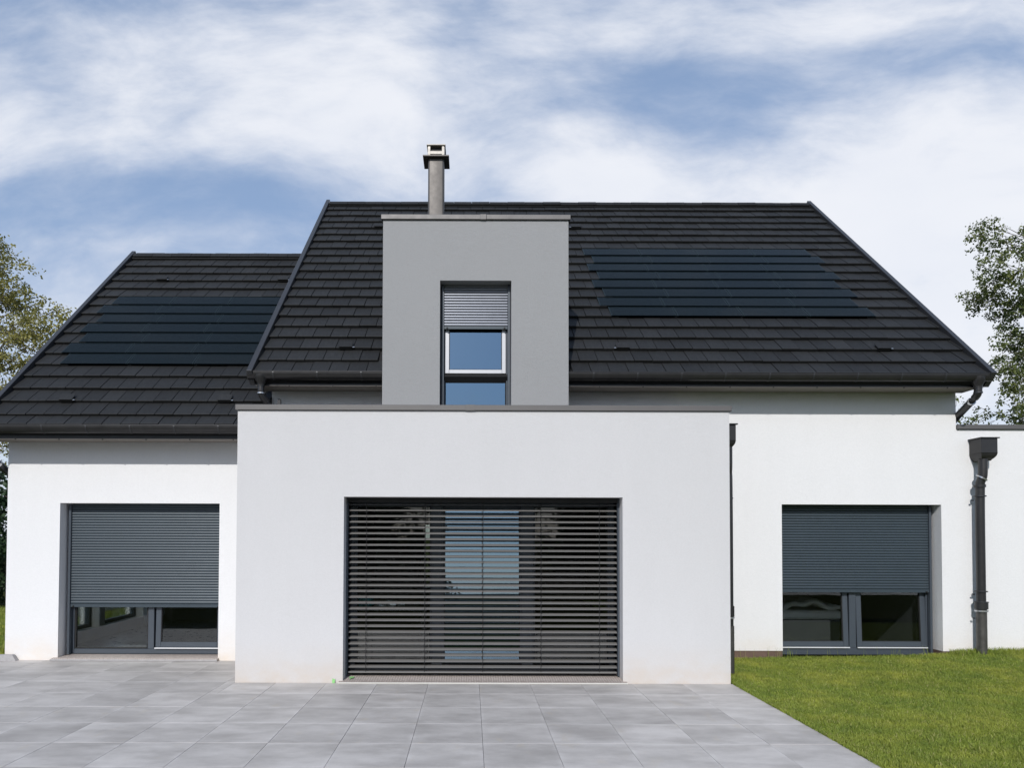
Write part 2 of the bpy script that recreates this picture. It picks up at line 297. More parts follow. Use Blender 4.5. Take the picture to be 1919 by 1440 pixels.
# ------------------------------------------------------------------ mesh helpers
class MB:
    def __init__(s): s.v = []; s.f = []
    def add(s, vs, fs):
        n = len(s.v); s.v += [tuple(q) for q in vs]; s.f += [tuple(n + i for i in f) for f in fs]; return s
    def box(s, x0, x1, y0, y1, z0, z1, M=None):
        vs = [(x, y, z) for x in (x0, x1) for y in (y0, y1) for z in (z0, z1)]
        if M is not None: vs = [M @ Vector(q) for q in vs]
        return s.add(vs, [(0, 1, 3, 2), (4, 6, 7, 5), (0, 4, 5, 1), (2, 3, 7, 6), (0, 2, 6, 4), (1, 5, 7, 3)])
    def bbox(s, x0, x1, y0, y1, z0, z1, c=.004, M=None):
        """box with chamfered edges"""
        X = (x0, x1); Y = (y0, y1); Z = (z0, z1); vs = []; idx = {}
        for i in (0, 1):
            for j in (0, 1):
                for k in (0, 1):
                    sx, sy, sz = (c if i == 0 else -c), (c if j == 0 else -c), (c if k == 0 else -c)
                    idx[i, j, k, 0] = len(vs); vs.append((X[i], Y[j] + sy, Z[k] + sz))
                    idx[i, j, k, 1] = len(vs); vs.append((X[i] + sx, Y[j], Z[k] + sz))
                    idx[i, j, k, 2] = len(vs); vs.append((X[i] + sx, Y[j] + sy, Z[k]))
        fs = []; I = idx
        for i in (0, 1): fs.append((I[i,0,0,0], I[i,1,0,0], I[i,1,1,0], I[i,0,1,0]))
        for j in (0, 1): fs.append((I[0,j,0,1], I[1,j,0,1], I[1,j,1,1], I[0,j,1,1]))
        for k in (0, 1): fs.append((I[0,0,k,2], I[1,0,k,2], I[1,1,k,2], I[0,1,k,2]))
        for a in (0, 1):
            for b_ in (0, 1):
                fs.append((I[a,b_,0,0], I[a,b_,1,0], I[a,b_,1,1], I[a,b_,0,1]))
                fs.append((I[a,0,b_,0], I[a,1,b_,0], I[a,1,b_,2], I[a,0,b_,2]))
                fs.append((I[0,a,b_,1], I[1,a,b_,1], I[1,a,b_,2], I[0,a,b_,2]))
        for key in [(i, j, k) for i in (0, 1) for j in (0, 1) for k in (0, 1)]: fs.append(tuple(I[(*key, q)] for q in range(3)))
        if M is not None: vs = [M @ Vector(q) for q in vs]
        return s.add(vs, fs)
    def extr(s, prof, x0, x1, close=True):
        """profile of (y,z) points run along x"""
        n = len(prof); vs = [(x0, y, z) for y, z in prof] + [(x1, y, z) for y, z in prof]
        fs = [(i, (i + 1) % n, n + (i + 1) % n, n + i) for i in range(n if close else n - 1)]
        if close: fs += [tuple(range(n)), tuple(range(2 * n - 1, n - 1, -1))]
        return s.add(vs, fs)
    def tube(s, pts, r, n=14, caps=True):
        pts = [Vector(q) for q in pts]; rs = r if isinstance(r, (list, tuple)) else [r] * len(pts); rings = []
        for i, q in enumerate(pts):
            d = (pts[min(i + 1, len(pts) - 1)] - pts[max(i - 1, 0)]).normalized()
            up = Vector((0, 1, 0)) if abs(d.y) < .9 else Vector((1, 0, 0))
            a = d.cross(up).normalized(); b_ = d.cross(a).normalized()
            rings.append([q + (a * math.cos(2 * math.pi * k / n) + b_ * math.sin(2 * math.pi * k / n)) * rs[i] for k in range(n)])
        vs = [v for R in rings for v in R]; fs = []
        for i in range(len(pts) - 1):
            for k in range(n): fs.append((i * n + k, i * n + (k + 1) % n, (i + 1) * n + (k + 1) % n, (i + 1) * n + k))
        if caps: fs += [tuple(range(n)), tuple(range(len(vs) - 1, len(vs) - n - 1, -1))]
        return s.add(vs, fs)
    def wall(s, x0, x1, z0, z1, y0, y1, holes=(), M=None):
        """solid wall slab with rectangular openings (x0,x1,z0,z1), one skin, no inner faces"""
        xs = sorted({x0, x1, *[q for h in holes for q in h[:2] if x0 <= q <= x1]}); zs = sorted({z0, z1, *[q for h in holes for q in h[2:] if z0 <= q <= z1]})
        solid = lambda i, k: 0 <= i < len(xs) - 1 and 0 <= k < len(zs) - 1 and not any(h[0] < (xs[i] + xs[i+1]) / 2 < h[1] and h[2] < (zs[k] + zs[k+1]) / 2 < h[3] for h in holes)
        for i in range(len(xs) - 1):
            for k in range(len(zs) - 1):
                if not solid(i, k): continue
                a, b_, c, d = xs[i], xs[i+1], zs[k], zs[k+1]; V = []
                V.append([(a, y0, c), (b_, y0, c), (b_, y0, d), (a, y0, d)]); V.append([(b_, y1, c), (a, y1, c), (a, y1, d), (b_, y1, d)])
                if not solid(i-1, k): V.append([(a, y1, c), (a, y0, c), (a, y0, d), (a, y1, d)])
                if not solid(i+1, k): V.append([(b_, y0, c), (b_, y1, c), (b_, y1, d), (b_, y0, d)])
                if not solid(i, k-1): V.append([(a, y1, c), (b_, y1, c), (b_, y0, c), (a, y0, c)])
                if not solid(i, k+1): V.append([(a, y0, d), (b_, y0, d), (b_, y1, d), (a, y1, d)])
                for q in V: s.add([M @ Vector(w_) for w_ in q] if M is not None else q, [(0, 1, 2, 3)])
        return s
    def mesh(s, name, mat, smooth=False):
        me = bpy.data.meshes.new(name); me.from_pydata(s.v, [], s.f); me.materials.append(MT[mat] if isinstance(mat, str) else mat); me.update()
        if smooth: me.polygons.foreach_set('use_smooth', [True] * len(me.polygons)); me.set_sharp_from_angle(angle=math.radians(35))
        return me
    def build(s, name, mat, parent=None, smooth=False, kind=None, label=None):
        return link(name, s.mesh(name, mat, smooth), parent, kind, label)
def link(name, me, parent=None, kind=None, label=None, loc=None, rot=None, scale=None):
    o = bpy.data.objects.new(name, me); COL.objects.link(o)
    if loc: o.location = loc
    if rot: o.rotation_euler = rot
    if scale: o.scale = scale
    if parent:
        o.parent = parent
        if parent.type == 'EMPTY': o.matrix_parent_inverse = Matrix.Translation(-Vector(parent.location))
    if kind: o['kind'] = kind
    if label: o['label'] = label
    return o
def thing(name, loc, label, cat, group=None):
    o = bpy.data.objects.new(name, None); o.location = loc; o.empty_display_size = .3; COL.objects.link(o)
    o['label'] = label; o['category'] = cat
    if group: o['group'] = group
    return o
def bigmesh(name, verts, faces, mat):
    """fast numpy mesh; faces (n,k) array of equal-size polygons"""
    me = bpy.data.meshes.new(name); n, k = faces.shape
    me.vertices.add(len(verts)); me.vertices.foreach_set('co', verts.astype(np.float32).ravel())
    me.loops.add(n * k); me.loops.foreach_set('vertex_index', faces.astype(np.int32).ravel())
    me.polygons.add(n); me.polygons.foreach_set('loop_start', np.arange(0, n * k, k, dtype=np.int32)); me.polygons.foreach_set('loop_total', np.full(n, k, dtype=np.int32))
    me.materials.append(MT[mat]); me.update(calc_edges=True); me.validate(); return me

# ------------------------------------------------------------------ ground, patio, lawn
YB, YW, YD = 8.077, 9.5, 8.85            # block face, main walls, dormer face
XBL, XBR = -2.777, 3.087
def lawn_z(x, y):
    a = np.clip((np.asarray(y) - 7.3) / 2.2, 0, 1); a = a * a * (3 - 2 * a)
    bx = np.clip((np.asarray(x) - 3.4) / 3.6, 0, 1)
    return -.012 + a * (.030 + .105 * bx ** 1.5) + .012 * np.sin(np.asarray(x) * 1.7 + 1) * np.sin(np.asarray(y) * 2.1) * np.clip((np.asarray(x) - 3.2), 0, 1)
g = MB()
R = [-600, -200, -60, -30, -12, 0, 12, 30, 60, 200, 600]
gx = [(x, y, -.06 - (0.0 if abs(x) < 61 and abs(y) < 61 else .4)) for y in R for x in R]
g.add(gx, [(j * 11 + i, j * 11 + i + 1, (j + 1) * 11 + i + 1, (j + 1) * 11 + i) for j in range(10) for i in range(10)])
g.build('ground', 'meadow', kind='structure')
# lawn surface right of the patio
nx, ny = 60, 60
lx = np.linspace(3.112, 15, nx); ly = np.linspace(-3, 9.49, ny); GX, GY = np.meshgrid(lx, ly)
lv = np.stack([GX.ravel(), GY.ravel(), lawn_z(GX, GY).ravel()], 1)
ii, jj = np.meshgrid(np.arange(nx - 1), np.arange(ny - 1)); q0 = (jj * nx + ii).ravel()
lawn = link('lawn', bigmesh('lawn', lv, np.stack([q0, q0 + 1, q0 + nx + 1, q0 + nx], 1), 'soil'), kind='structure')

X0 = .1106; Y1 = 7.530; SL = .6; GAP = .0015
patio = MB().box(-7.1, 3.112, 4.53, 9.5, -.055, -.012).build('patio', 'mortar', kind='structure')
def slabgeo(mb, x0, x1, y0, y1, z):
    return mb.bbox(x0 + GAP, x1 - GAP, y0 + GAP, y1 - GAP, -.011, z, .0015)
cells = []
for j in range(-5, 5):
    ya = Y1 + j * SL; yb = ya + SL
    for i in range(-12, 5):
        xa = X0 + i * SL; xb = xa + SL; ys = (ya, yb)
        yb_ = min(yb, YW - .002); segs = [(xa, xb, ya, yb_)]
        if yb > YB and xb > XBL:                        # cut against the block
            segs = []
            if ya < YB: segs.append((xa, xb, ya, YB - .002))
            if xa < XBL and yb_ > YB and ya >= YB: segs.append((xa, XBL - .002, ya, yb_))
            if xa < XBL and ya < YB: segs = [(xa, XBL - .002, ya, yb_), (XBL - .002, xb, ya, YB - .002)] if yb_ > YB else segs
        for sgm in segs:
            if sgm[1] - sgm[0] > .05 and sgm[3] - sgm[2] > .04: cells.append(sgm)
far = MB(); fullm = None
for (xa, xb, ya, yb) in cells:
    z = random.uniform(-.0008, .0008)
    vis = xb > -.70 * yb - .1 and yb > 5.1
    if not vis: slabgeo(far, xa, xb, ya, yb, z); continue
    if abs(xb - xa - SL) < 1e-3 and abs(yb - ya - SL) < 1e-3:
        if fullm is None: fullm = slabgeo(MB(), 0, SL, 0, SL, 0).mesh('paving_slab', 'slab')
        link('paving_slab', fullm, patio, loc=(xa, ya, z))
    else:
        link('paving_slab', slabgeo(MB(), 0, xb - xa, 0, yb - ya, 0).mesh('cut_slab', 'slab'), patio, loc=(xa, ya, z))
far.build('paving_beyond_view', 'slab', patio, kind='stuff')

# ------------------------------------------------------------------ house
house = thing('house', (0, YW, 0), 'modern white rendered two-part house with dark tiled roofs, solar tiles and a grey dormer', 'house')
TAN = .975; ANG = math.atan(TAN); CS, SN = math.cos(ANG), math.sin(ANG)
LO = (-5.738, -3.507, .0, 2.193); RO = (4.358, 6.590, -.3, 2.203); BO = (-1.503, 1.812, 0.0, 2.208)
wall = MB()
wall.wall(-6.475, XBL + .25, -.06, 3.06, YW, YW + .32, [LO])
wall.build('wall', 'white', house, label='white rendered wall of the left wing')
w2 = MB(); w2.wall(2.9, 6.812, .158, 3.80, YW, YW + .32, [RO])
w2.build('wall', 'white', house, label='white rendered wall right of the front block')
MB().wall(-2.79, -1.16, 3.15, 3.80, YW + .001, YW + .32).build('wall', 'white', house, label='narrow white wall strip under the upper eaves left of the dormer')
MB().wall(1.285, 2.898, 3.15, 3.80, YW + .001, YW + .32).build('wall', 'white', house, label='narrow white wall strip under the upper eaves right of the dormer')
MB().wall(2.9, 6.83, -.10, .157, YW + .012, YW + .31, [RO]).build('plinth', 'plinth', house, label='brown soil-stained plinth under the right wall')
MB().wall(6.814, 14.0, .10, 3.262, YW + .004, YW + .34).build('annex_wall', 'white', house)
MB().box(13.6, 13.98, YW + .345, YW + 6, -.1, 3.26).build('annex_wall', 'white', house)
MB().wall(6.835, 14.0, -.10, .099, YW + .014, YW + .33).build('plinth', 'plinth', house)
MB().bbox(6.818, 14.1, YW - .03, YW + .40, 3.265, 3.328, .004).build('annex_coping', 'coping', house)
MB().box(6.84, 13.6, YW + .36, YW + 6, 3.05, 3.15).build('annex_roof', 'deck', house)
# gable/side/rear shells
def gable(x0, x1, zt, yr, zr, yb, holes=(), mat='white', name='gable_wall', ys=YW + .32):
    Mx = Matrix(((0, 1, 0, 0), (1, 0, 0, 0), (0, 0, 1, 0), (0, 0, 0, 1)))
    mb = MB(); mb.wall(ys + .002, yb, -.06, zt, x0, x1, holes, Mx)
    zz = zt + .002
    mb.add([(x0, ys + .002, zz), (x0, yb, zz), (x0, yr, zr), (x1, ys + .002, zz), (x1, yb, zz), (x1, yr, zr)], [(0, 1, 2), (3, 5, 4), (0, 3, 4, 1), (1, 4, 5, 2), (2, 5, 3, 0)])
    return mb.build(name, mat, house)
SIDE = [(10.05, 11.35, .22, 2.15), (11.50, 12.85, .22, 2.15)]
gable(-6.475, -6.16, 3.06, 13.06, 6.85, 16.5, SIDE)
gable(-2.79, -2.50, 3.80, 13.73, 8.2, 17.95)
gable(6.50, 6.812, 3.80, 13.73, 8.2, 17.95)
rw = MB().wall(-6.475, -2.8, -.06, 3.05, 16.52, 16.8).wall(-2.79, 6.81, -.06, 3.8, 17.96, 18.26, [(-1.20, -1.03, .4, 2.06)]).build('rear_wall', 'white', house)  # narrow slit added so daylight shows as a pale strip indoors
MB().box(-1.199, -1.031, 18.10, 18.11, .401, 2.059).build('rear_pane', 'dimglass', house)  # tinted pane added to dim the sky seen through the slit
MB().box(6.47, 6.495, YW + .36, 13.19, .045, 2.54).build('partition_or_lining', 'indark', house)  # dark lining added over the gable's inner face to hide its sunlit patch
# front block
MB().wall(XBL, XBR, -.06, 3.238, YB, YB + .30, [BO]).build('front_block_wall', 'pale', house, label='pale grey rendered front of the projecting block')
Mx = Matrix(((0, 1, 0, 0), (1, 0, 0, 0), (0, 0, 1, 0), (0, 0, 0, 1)))
MB().wall(YB + .302, YW + .4, -.06, 3.238, XBL, XBL + .28, (), Mx).wall(YB + .302, YW - .001, -.06, 3.238, XBR - .28, XBR, (), Mx).build('front_block_side', 'pale', house)
cp = MB().bbox(XBL - .024, .045, YB - .026, YB + .34, 3.240, 3.306, .004).bbox(.047, XBR + .024, YB - .026, YB + .34, 3.240, 3.306, .004)
cp.bbox(XBL - .024, XBL + .30, YB + .342, YW + .0, 3.240, 3.306, .004).bbox(XBR - .30, XBR + .024, YB + .342, YW - .002, 3.240, 3.306, .004)
cpo = cp.build('block_coping', 'coping', house, label='thin grey metal coping along the top of the front block')
MB().bbox(-.06, .055, YB - .0285, YB + .1, 3.238, 3.3085, .002).build('coping_joint', 'coping', cpo)
MB().box(XBL + .302, XBR - .302, YB + .345, YW + .1, 2.95, 3.12).build('block_roof', 'deck', house)
# dormer
DX0, DX1 = -1.157, 1.282; DO = (-.405, .532, 3.2, 5.105)
MB().wall(DX0, DX1, 3.0, 5.906, YD, YD + .25, [DO]).build('dormer_wall', 'grey', house, label='grey rendered tall dormer front rising through the eaves')
MB().wall(YD + .252, 11.4, 3.2, 5.906, DX0, DX0 + .25, (), Mx).wall(YD + .252, 11.4, 3.2, 5.906, DX1 - .25, DX1, (), Mx).build('dormer_side', 'grey', house)
dc = MB().bbox(DX0 - .025, .20, YD - .028, YD + .33, 5.908, 5.972, .004).bbox(.202, DX1 + .025, YD - .028, YD + .33, 5.908, 5.972, .004)
dc.bbox(DX0 - .025, DX0 + .28, YD + .332, 11.4, 5.908, 5.972, .004).bbox(DX1 - .28, DX1 + .025, YD + .332, 11.4, 5.908, 5.972, .004)
dco = dc.build('dormer_coping', 'coping', house)
MB().bbox(.12, .20, YD - .0305, YD + .1, 5.906, 5.9745, .002).build('coping_joint', 'coping', dco)
MB().box(DX0 + .252, DX1 - .252, YD + .335, 11.38, 5.70, 5.80).build('dormer_roof', 'deck', house)

# interior
MB().box(-6.15, -2.8, YW + .10, 16.5, -.05, .035).build('floor_slab', 'infloor', house)
MB().box(XBL + .285, XBR - .285, YB + .305, YW + .3, -.05, .035).box(-2.49, 6.49, YW + .34, 17.9, -.05, .034).build('floor_slab', 'indark', house)  # floor darkened in colour so the room behind the blind stays shaded
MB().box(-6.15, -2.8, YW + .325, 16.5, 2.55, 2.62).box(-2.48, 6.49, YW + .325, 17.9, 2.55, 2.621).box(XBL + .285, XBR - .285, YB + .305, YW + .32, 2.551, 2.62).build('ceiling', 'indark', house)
MB().box(-6.14, -2.82, 13.6, 13.7, .04, 2.54).build('partition_or_lining', 'inwall', house)
MB().box(3.0, 3.1, YW + .33, 17.8, .04, 2.54).box(3.12, 6.48, 13.2, 13.3, .04, 2.54).build('partition_or_lining', 'indark', house)
MB().box(3.12, 6.48, YW + .345, 13.18, .035, .042).build('dark_floor_sheet', 'indark', house)  # dark sheet laid over the floor in place of room shade
MB().box(DX0 + .26, DX1 - .26, YD + 2.2, YD + 2.3, 3.1, 5.6).build('partition_or_lining', 'indark', house)
# side glazing of the left wing room
sg = MB()
for (a, b_, c, d) in SIDE:
    for (p0, p1, r0, r1) in ((a, a + .06, c, d), (b_ - .06, b_, c, d), (a + .061, b_ - .061, c, c + .06), (a + .061, b_ - .061, d - .06, d)): sg.box(-6.38, -6.31, p0, p1, r0, r1)
sg = sg.build('side_window', 'frame', house)
for (a, b_, c, d) in SIDE: MB().box(-6.35, -6.342, a + .06, b_ - .06, c + .06, d - .06).build('pane', 'glass', sg)
MB().bbox(-6.12, -5.98, 12.78, 12.95, .036, 2.54, .005).build('interior_column', 'white', house)

# ------------------------------------------------------------------ windows, shutters, blind
def bars(mb, x0, x1, z0, z1, y0, y1, w, wb=None):
    wb = wb or w
    mb.bbox(x0, x0 + w, y0, y1, z0, z1, .004); mb.bbox(x1 - w, x1, y0, y1, z0, z1, .004)
    mb.bbox(x0 + w + .0005, x1 - w - .0005, y0 + .001, y1 - .001, z0, z0 + wb, .004); mb.bbox(x0 + w + .0005, x1 - w - .0005, y0 + .001, y1 - .001, z1 - w, z1, .004); return mb
def sash(parent, x0, x1, z0, z1, y, w, tilt=0., mat='frame', gmat='glass', drip=True):
    """casement: frame, gasket, pane; tilt leans its head into the room"""
    rot = (-math.radians(tilt), 0, 0)
    me = bars(MB(), x0, x1, 0, z1 - z0, -.03, .03, w).mesh('sash', mat)
    link('sash', me, parent, loc=(0, y, z0), rot=rot)
    ga = bars(MB(), x0 + w - .004, x1 - w + .004, w - .004, z1 - z0 - w + .004, -.024, .02, .012).mesh('gasket', 'rubber')
    link('gasket', ga, parent, loc=(0, y, z0), rot=rot)
    pn = MB().box(x0 + w, x1 - w, -.010, -.006, w, z1 - z0 - w).mesh('pane', gmat)
    link('pane', pn, parent, loc=(0, y, z0), rot=rot)
    if drip: MB().bbox(x0 - .005, x1 + .005, y - .055, y - .034, z0 - .018, z0 - .002, .002).build('drip_rail', 'drip', parent)
    hx = (x0 + .18, x1 - .2)
def slatprof(h, d, n=7, lip=.0):
    pr = []
    for i in range(n + 1):
        a = -1 + 2 * i / n; pr.append((-d * (1 - a * a) , h * (i / n)))
    pr += [(.004, h), (.004, 0)]
    return pr
def shutter(name, x0, x1, y, z0, z1, pitch, smat, label, bulge=.006, rail=.05, guide=.035, gz=0.0):
    gd = MB().box(x0 + .004, x1 - .004, y + .006, y + .009, z0 + .02, z1).build(name, 'rubber', house, label=label)
    MB().bbox(x0 - guide, x0 - .002, y - .028, y + .03, gz, z1, .003).build('guide_rail', 'frame', gd)
    MB().bbox(x1 + .002, x1 + guide, y - .028, y + .03, gz, z1, .003).build('guide_rail', 'frame', gd)
    sm = MB().extr(slatprof(pitch - .0035, bulge), x0, x1).mesh('slat', smat, True)
    zz = z0 + rail
    while zz < z1 + .03:
        link('slat', sm, gd, loc=(random.uniform(-.0006, .0006), y + random.uniform(-.0006, .0006), zz), rot=(random.uniform(-.012, .012), 0, 0)); zz += pitch
    MB().bbox(x0 - .002, x1 + .002, y - .011, y + .008, z0, z0 + rail - .004, .003).build('bottom_rail', smat if smat != 'glary' else 'shutter', gd)
    for xx in (x0 + .03, x1 - .05): MB().bbox(xx, xx + .02, y - .028, y - .0115, z0 + .001, z0 + .022, .002).build('stopper', 'rubber', gd)
    return gd
# left wing window
shutter('roller_shutter', -5.662, -3.524, YW + .165, .722, 2.24, .0382, 'shutter', 'blue-grey roller shutter lowered over most of the left window', gz=.055)
wf = MB(); bars(wf, -5.690, -3.512, .055, 2.18, YW + .21, YW + .29, .055, .07); wf.bbox(-4.585, -4.500, YW + .211, YW + .289, .126, 2.124, .004)
wf = wf.build('window', 'frame', house, label='left wing window with a fixed pane and a tilted casement')
bars(MB(), -5.634, -4.586, .126, 2.124, YW + .222, YW + .26, .02).build('gasket', 'rubber', wf)
MB().box(-5.614, -4.606, YW + .238, YW + .242, .146, 2.104).build('pane', 'glass', wf)
sash(wf, -4.475, -3.525, .150, 2.10, YW + .235, .075, 1.6)
MB().bbox(-4.615, -4.4, YW + .30, YW + .33, .6, .70, .004).build('handle', 'frame', wf)
# right window
shutter('roller_shutter', 4.372, 6.510, YW + .165, .960, 2.25, .0382, 'shutter', 'blue-grey roller shutter lowered two thirds over the right window', gz=.1)
wf = MB(); bars(wf, 4.362, 6.545, .07, 2.19, YW + .21, YW + .29, .05, .10); wf.bbox(5.405, 5.500, YW + .211, YW + .289, .171, 2.139, .004)
wf = wf.build('window', 'frame', house, label='right window with two tilted casements above the lawn')
sash(wf, 4.330, 5.392, .185, 2.12, YW + .235, .072, 2.3); sash(wf, 5.512, 6.500, .185, 2.12, YW + .235, .072, 2.3)
# dormer window
shutter('roller_shutter', -.355, .490, YD + .165, 4.508, 5.17, .0372, 'glary', 'silver roller shutter half raised in the dormer window, sun glare put into its slat colour', bulge=.0065, rail=.045, gz=3.24)
wf = MB(); bars(wf, -.395, .525, 3.24, 5.10, YD + .205, YD + .28, .05, .05); wf.bbox(-.344, .474, YD + .206, YD + .279, 3.845, 3.915, .004)
wf = wf.build('window', 'frame', house, label='narrow dormer window with casement coloured pale for sun glare and blue reflecting glass')
bars(MB(), -.344, .474, 3.292, 3.844, YD + .225, YD + .25, .012).build('gasket', 'rubber', wf)
MB().box(-.334, .464, YD + .232, YD + .236, 3.30, 3.834).build('pane', 'blueglass', wf)
sash(wf, -.340, .470, 3.920, 5.03, YD + .215, .052, 2.0, 'sash_glare', 'blueglass', False)
# big front window behind the venetian blind
YF = YB + .40
wf = MB(); bars(wf, -1.49, 1.80, .05, 2.20, YF, YF + .09, .06, .09)
for xa, xb in ((-.476, -.345), (.642, .785)): wf.bbox(xa, xb, YF + .001, YF + .089, .141, 2.139, .004)
wf = wf.build('window', 'frame', house, label='wide dark front window in three panes behind the blind')
sash(wf, -.355, .655, .16, 2.13, YF + .02, .035, 2.3, gmat='mirrorglass', drip=False)
sash(wf, -1.428, -.478, .16, 2.13, YF + .045, .02, 0, drip=False); sash(wf, .787, 1.738, .16, 2.13, YF + .045, .02, 0, drip=False)
# venetian blind
bl = MB().bbox(-1.505, -1.482, YB + .165, YB + .235, .05, 2.207, .003).bbox(1.788, 1.811, YB + .165, YB + .235, .05, 2.207, .003)
bl = bl.build('venetian_blind', 'frame', house, label='lowered grey venetian blind with open slats across the front window')
MB().bbox(-1.48, 1.786, YB + .155, YB + .245, 2.150, 2.206, .003).build('head_rail', 'rubber', bl)
YV = YB + .200; TL = math.radians(17)
pr = []
for i in range(9):
    a = -1 + 2 * i / 8; yy = .038 * a; pr.append((yy, .0045 * (1 - a * a)))
pr = [(y, z) for y, z in pr] + [(y, z - .0016) for y, z in reversed(pr)]
pr = [(y * math.cos(TL) - z * math.sin(TL), y * math.sin(TL) + z * math.cos(TL)) for y, z in pr]
pr[0] = (pr[0][0], pr[0][1] - .002)
slm = MB().extr(pr, -1.474, 1.780).mesh('blind_slat', 'slat', True)
for k in range(29):
    link('slat', slm, bl, loc=(random.uniform(-.002, .002), YV, .162 + k * .0702), rot=(random.uniform(-.015, .015), random.uniform(-.0006, .0006), 0))
MB().bbox(-1.472, 1.778, YV - .036, YV + .036, .085, .103, .004).build('bottom_rail', 'slat', bl)
for xx in (-1.257, -.548, .155, .858, 1.566):
    cd = MB()
    for yy in (YV - .040, YV + .040): cd.tube([(xx, yy, .10), (xx, yy, 2.15)], .0028, 5)
    for k in range(29): cd.box(xx - .006, xx + .006, YV - .0415, YV - .036, .142 + k * .0702, .152 + k * .0702)
    cd.build('ladder_cord', 'cord', bl)
# thresholds
def sill(x0, x1, y0, y1, zf, zb):
    return MB().extr([(y0, .0), (y0, zf), (y0 + .004, zf + .003), (y1, zb), (y1, .0)], x0, x1).build('threshold', 'sill', house)
s1 = sill(-5.80, -3.495, YW - .055, YW + .20, .030, .052); MB().bbox(-5.805, -3.492, YW - .075, YW - .056, .002, .026, .003).build('threshold_trim', 'stone', s1)
s2 = sill(-1.545, 1.855, YB - .045, YB + .30, .018, .048); MB().bbox(-1.55, 1.86, YB - .062, YB - .046, .002, .018, .003).build('threshold_trim', 'curb', s2)

# ------------------------------------------------------------------ roofs
TW = .25; EX = .332
RUNX = Matrix.Rotation(ANG, 4, 'X')
def tprof():
    # (s along slope, n off the plane); nose down at s=0
    return [(0, -.038), (0, -.004), (.006, .0), (.10, -.011), (.30, -.038), (.365, -.046), (.365, -.058)]
def tile_into(mb, w, M=None, length=None):
    pr = tprof()
    if length: pr = [q for q in pr if q[0] < length - .01] + [(length, -.040), (length, -.054)]
    c = .0035; n = len(pr)
    vs = [(c if i in (1, 2, 3, 4) else 0.0, s_, n_) for i, (s_, n_) in enumerate(pr)] + [(w - .003 - (c if i in (1, 2, 3, 4) else 0), s_, n_) for i, (s_, n_) in enumerate(pr)]
    fs = [(i, n + i, n + (i + 1) % n, (i + 1) % n) for i in range(n)] + [tuple(range(n)), tuple(range(2 * n - 1, n - 1, -1))]
    if M is not None: vs = [M @ Vector(q) for q in vs]
    mb.add(vs, fs)
tile_me = None; mb_ = MB(); tile_into(mb_, TW); tile_me = mb_.mesh('roof_tile', 'tile')
def roof_pt(x, s, n, y0, h0): return Vector((x, y0 + s * CS - n * SN, h0 + s * SN + n * CS))
TILES = []      # (distance, roof key, matrix, w, length)
def roof(key, name, label, xl, xr, y0, h0, slen, s_off, nrows, xphase, vis_x, solar, skip, rear=True):
    T0 = Matrix.Translation((0, y0, h0)) @ RUNX
    mb = MB(); mb.box(xl, xr, .0, slen, -.16, -.060, T0)
    rd = mb.build(name, 'deck', house, label=label)
    yr = y0 + slen * CS; zr = h0 + slen * SN
    rb = MB(); rb.box(xl, xr, .0, slen, -.16, 0, Matrix.Translation((0, 2 * yr - y0, h0)) @ Matrix.Rotation(math.pi, 4, 'Z') @ RUNX @ Matrix.Scale(-1, 4, (1, 0, 0)))
    rb.build('rear_slope', 'tile', rd)
    for k in range(nrows):
        s = s_off + k * EX; L = None; s_in = s
        if s < .03: L = .365 - (.03 - s); s_in = .03
        odd = (k % 2); x = xphase + (TW / 2 if odd else 0)
        x -= math.ceil((x - xl) / TW) * TW
        while x < xr:
            a, b_ = max(x, xl), min(x + TW, xr); x += TW
            if b_ - a < .03: continue
            if b_ < vis_x[0] or a > vis_x[1]: continue
            if any(sk(a, b_, s) for sk in skip): continue
            if any(k0 <= k <= k1 and a > sx0(k) - .01 and b_ < sx1(k) + .01 for (k0, k1, sx0, sx1) in solar): continue
            Mx_ = Matrix.Translation(roof_pt(a, s_in + random.uniform(-.004, .004), random.uniform(-.003, .003), y0, h0)) @ Matrix.Rotation(ANG + random.uniform(-.005, .005), 4, 'X') @ Matrix.Rotation(random.uniform(-.004, .004), 4, 'Z')
            TILES.append((Mx_.translation.length, key, rd, Mx_, b_ - a, L))
    for (k0, k1, sx0, sx1) in solar:
        for k in range(k0, k1 + 1):
            s = s_off + k * EX; xx = sx0(k)
            while xx < sx1(k) - .03:
                e = min(xx + 1.0, sx1(k)); w_ = e - xx
                pr = MB(); pr.bbox(.005, w_ - .005, .0, .35, -.016, .002, .002)
                sp = pr.mesh('solar_tile', 'solar')
                M3 = Matrix.Translation(roof_pt(xx, s, .004, y0, h0)) @ Matrix.Rotation(ANG - .055, 4, 'X')
                link('solar_tile', sp, rd, loc=M3.translation[:], rot=M3.to_euler()[:])
                xx = e
    return rd, T0, yr, zr
# main roof
MXL, MXR, MY, MH = -2.936, 6.934, 8.970, 3.916; MS = 6.66
in_dormer = lambda a, b_, s: b_ > DX0 - .02 + .02 and a < DX1 and MH + s * SN < 5.75 and (a > DX0 - .2 and b_ < DX1 + .2)
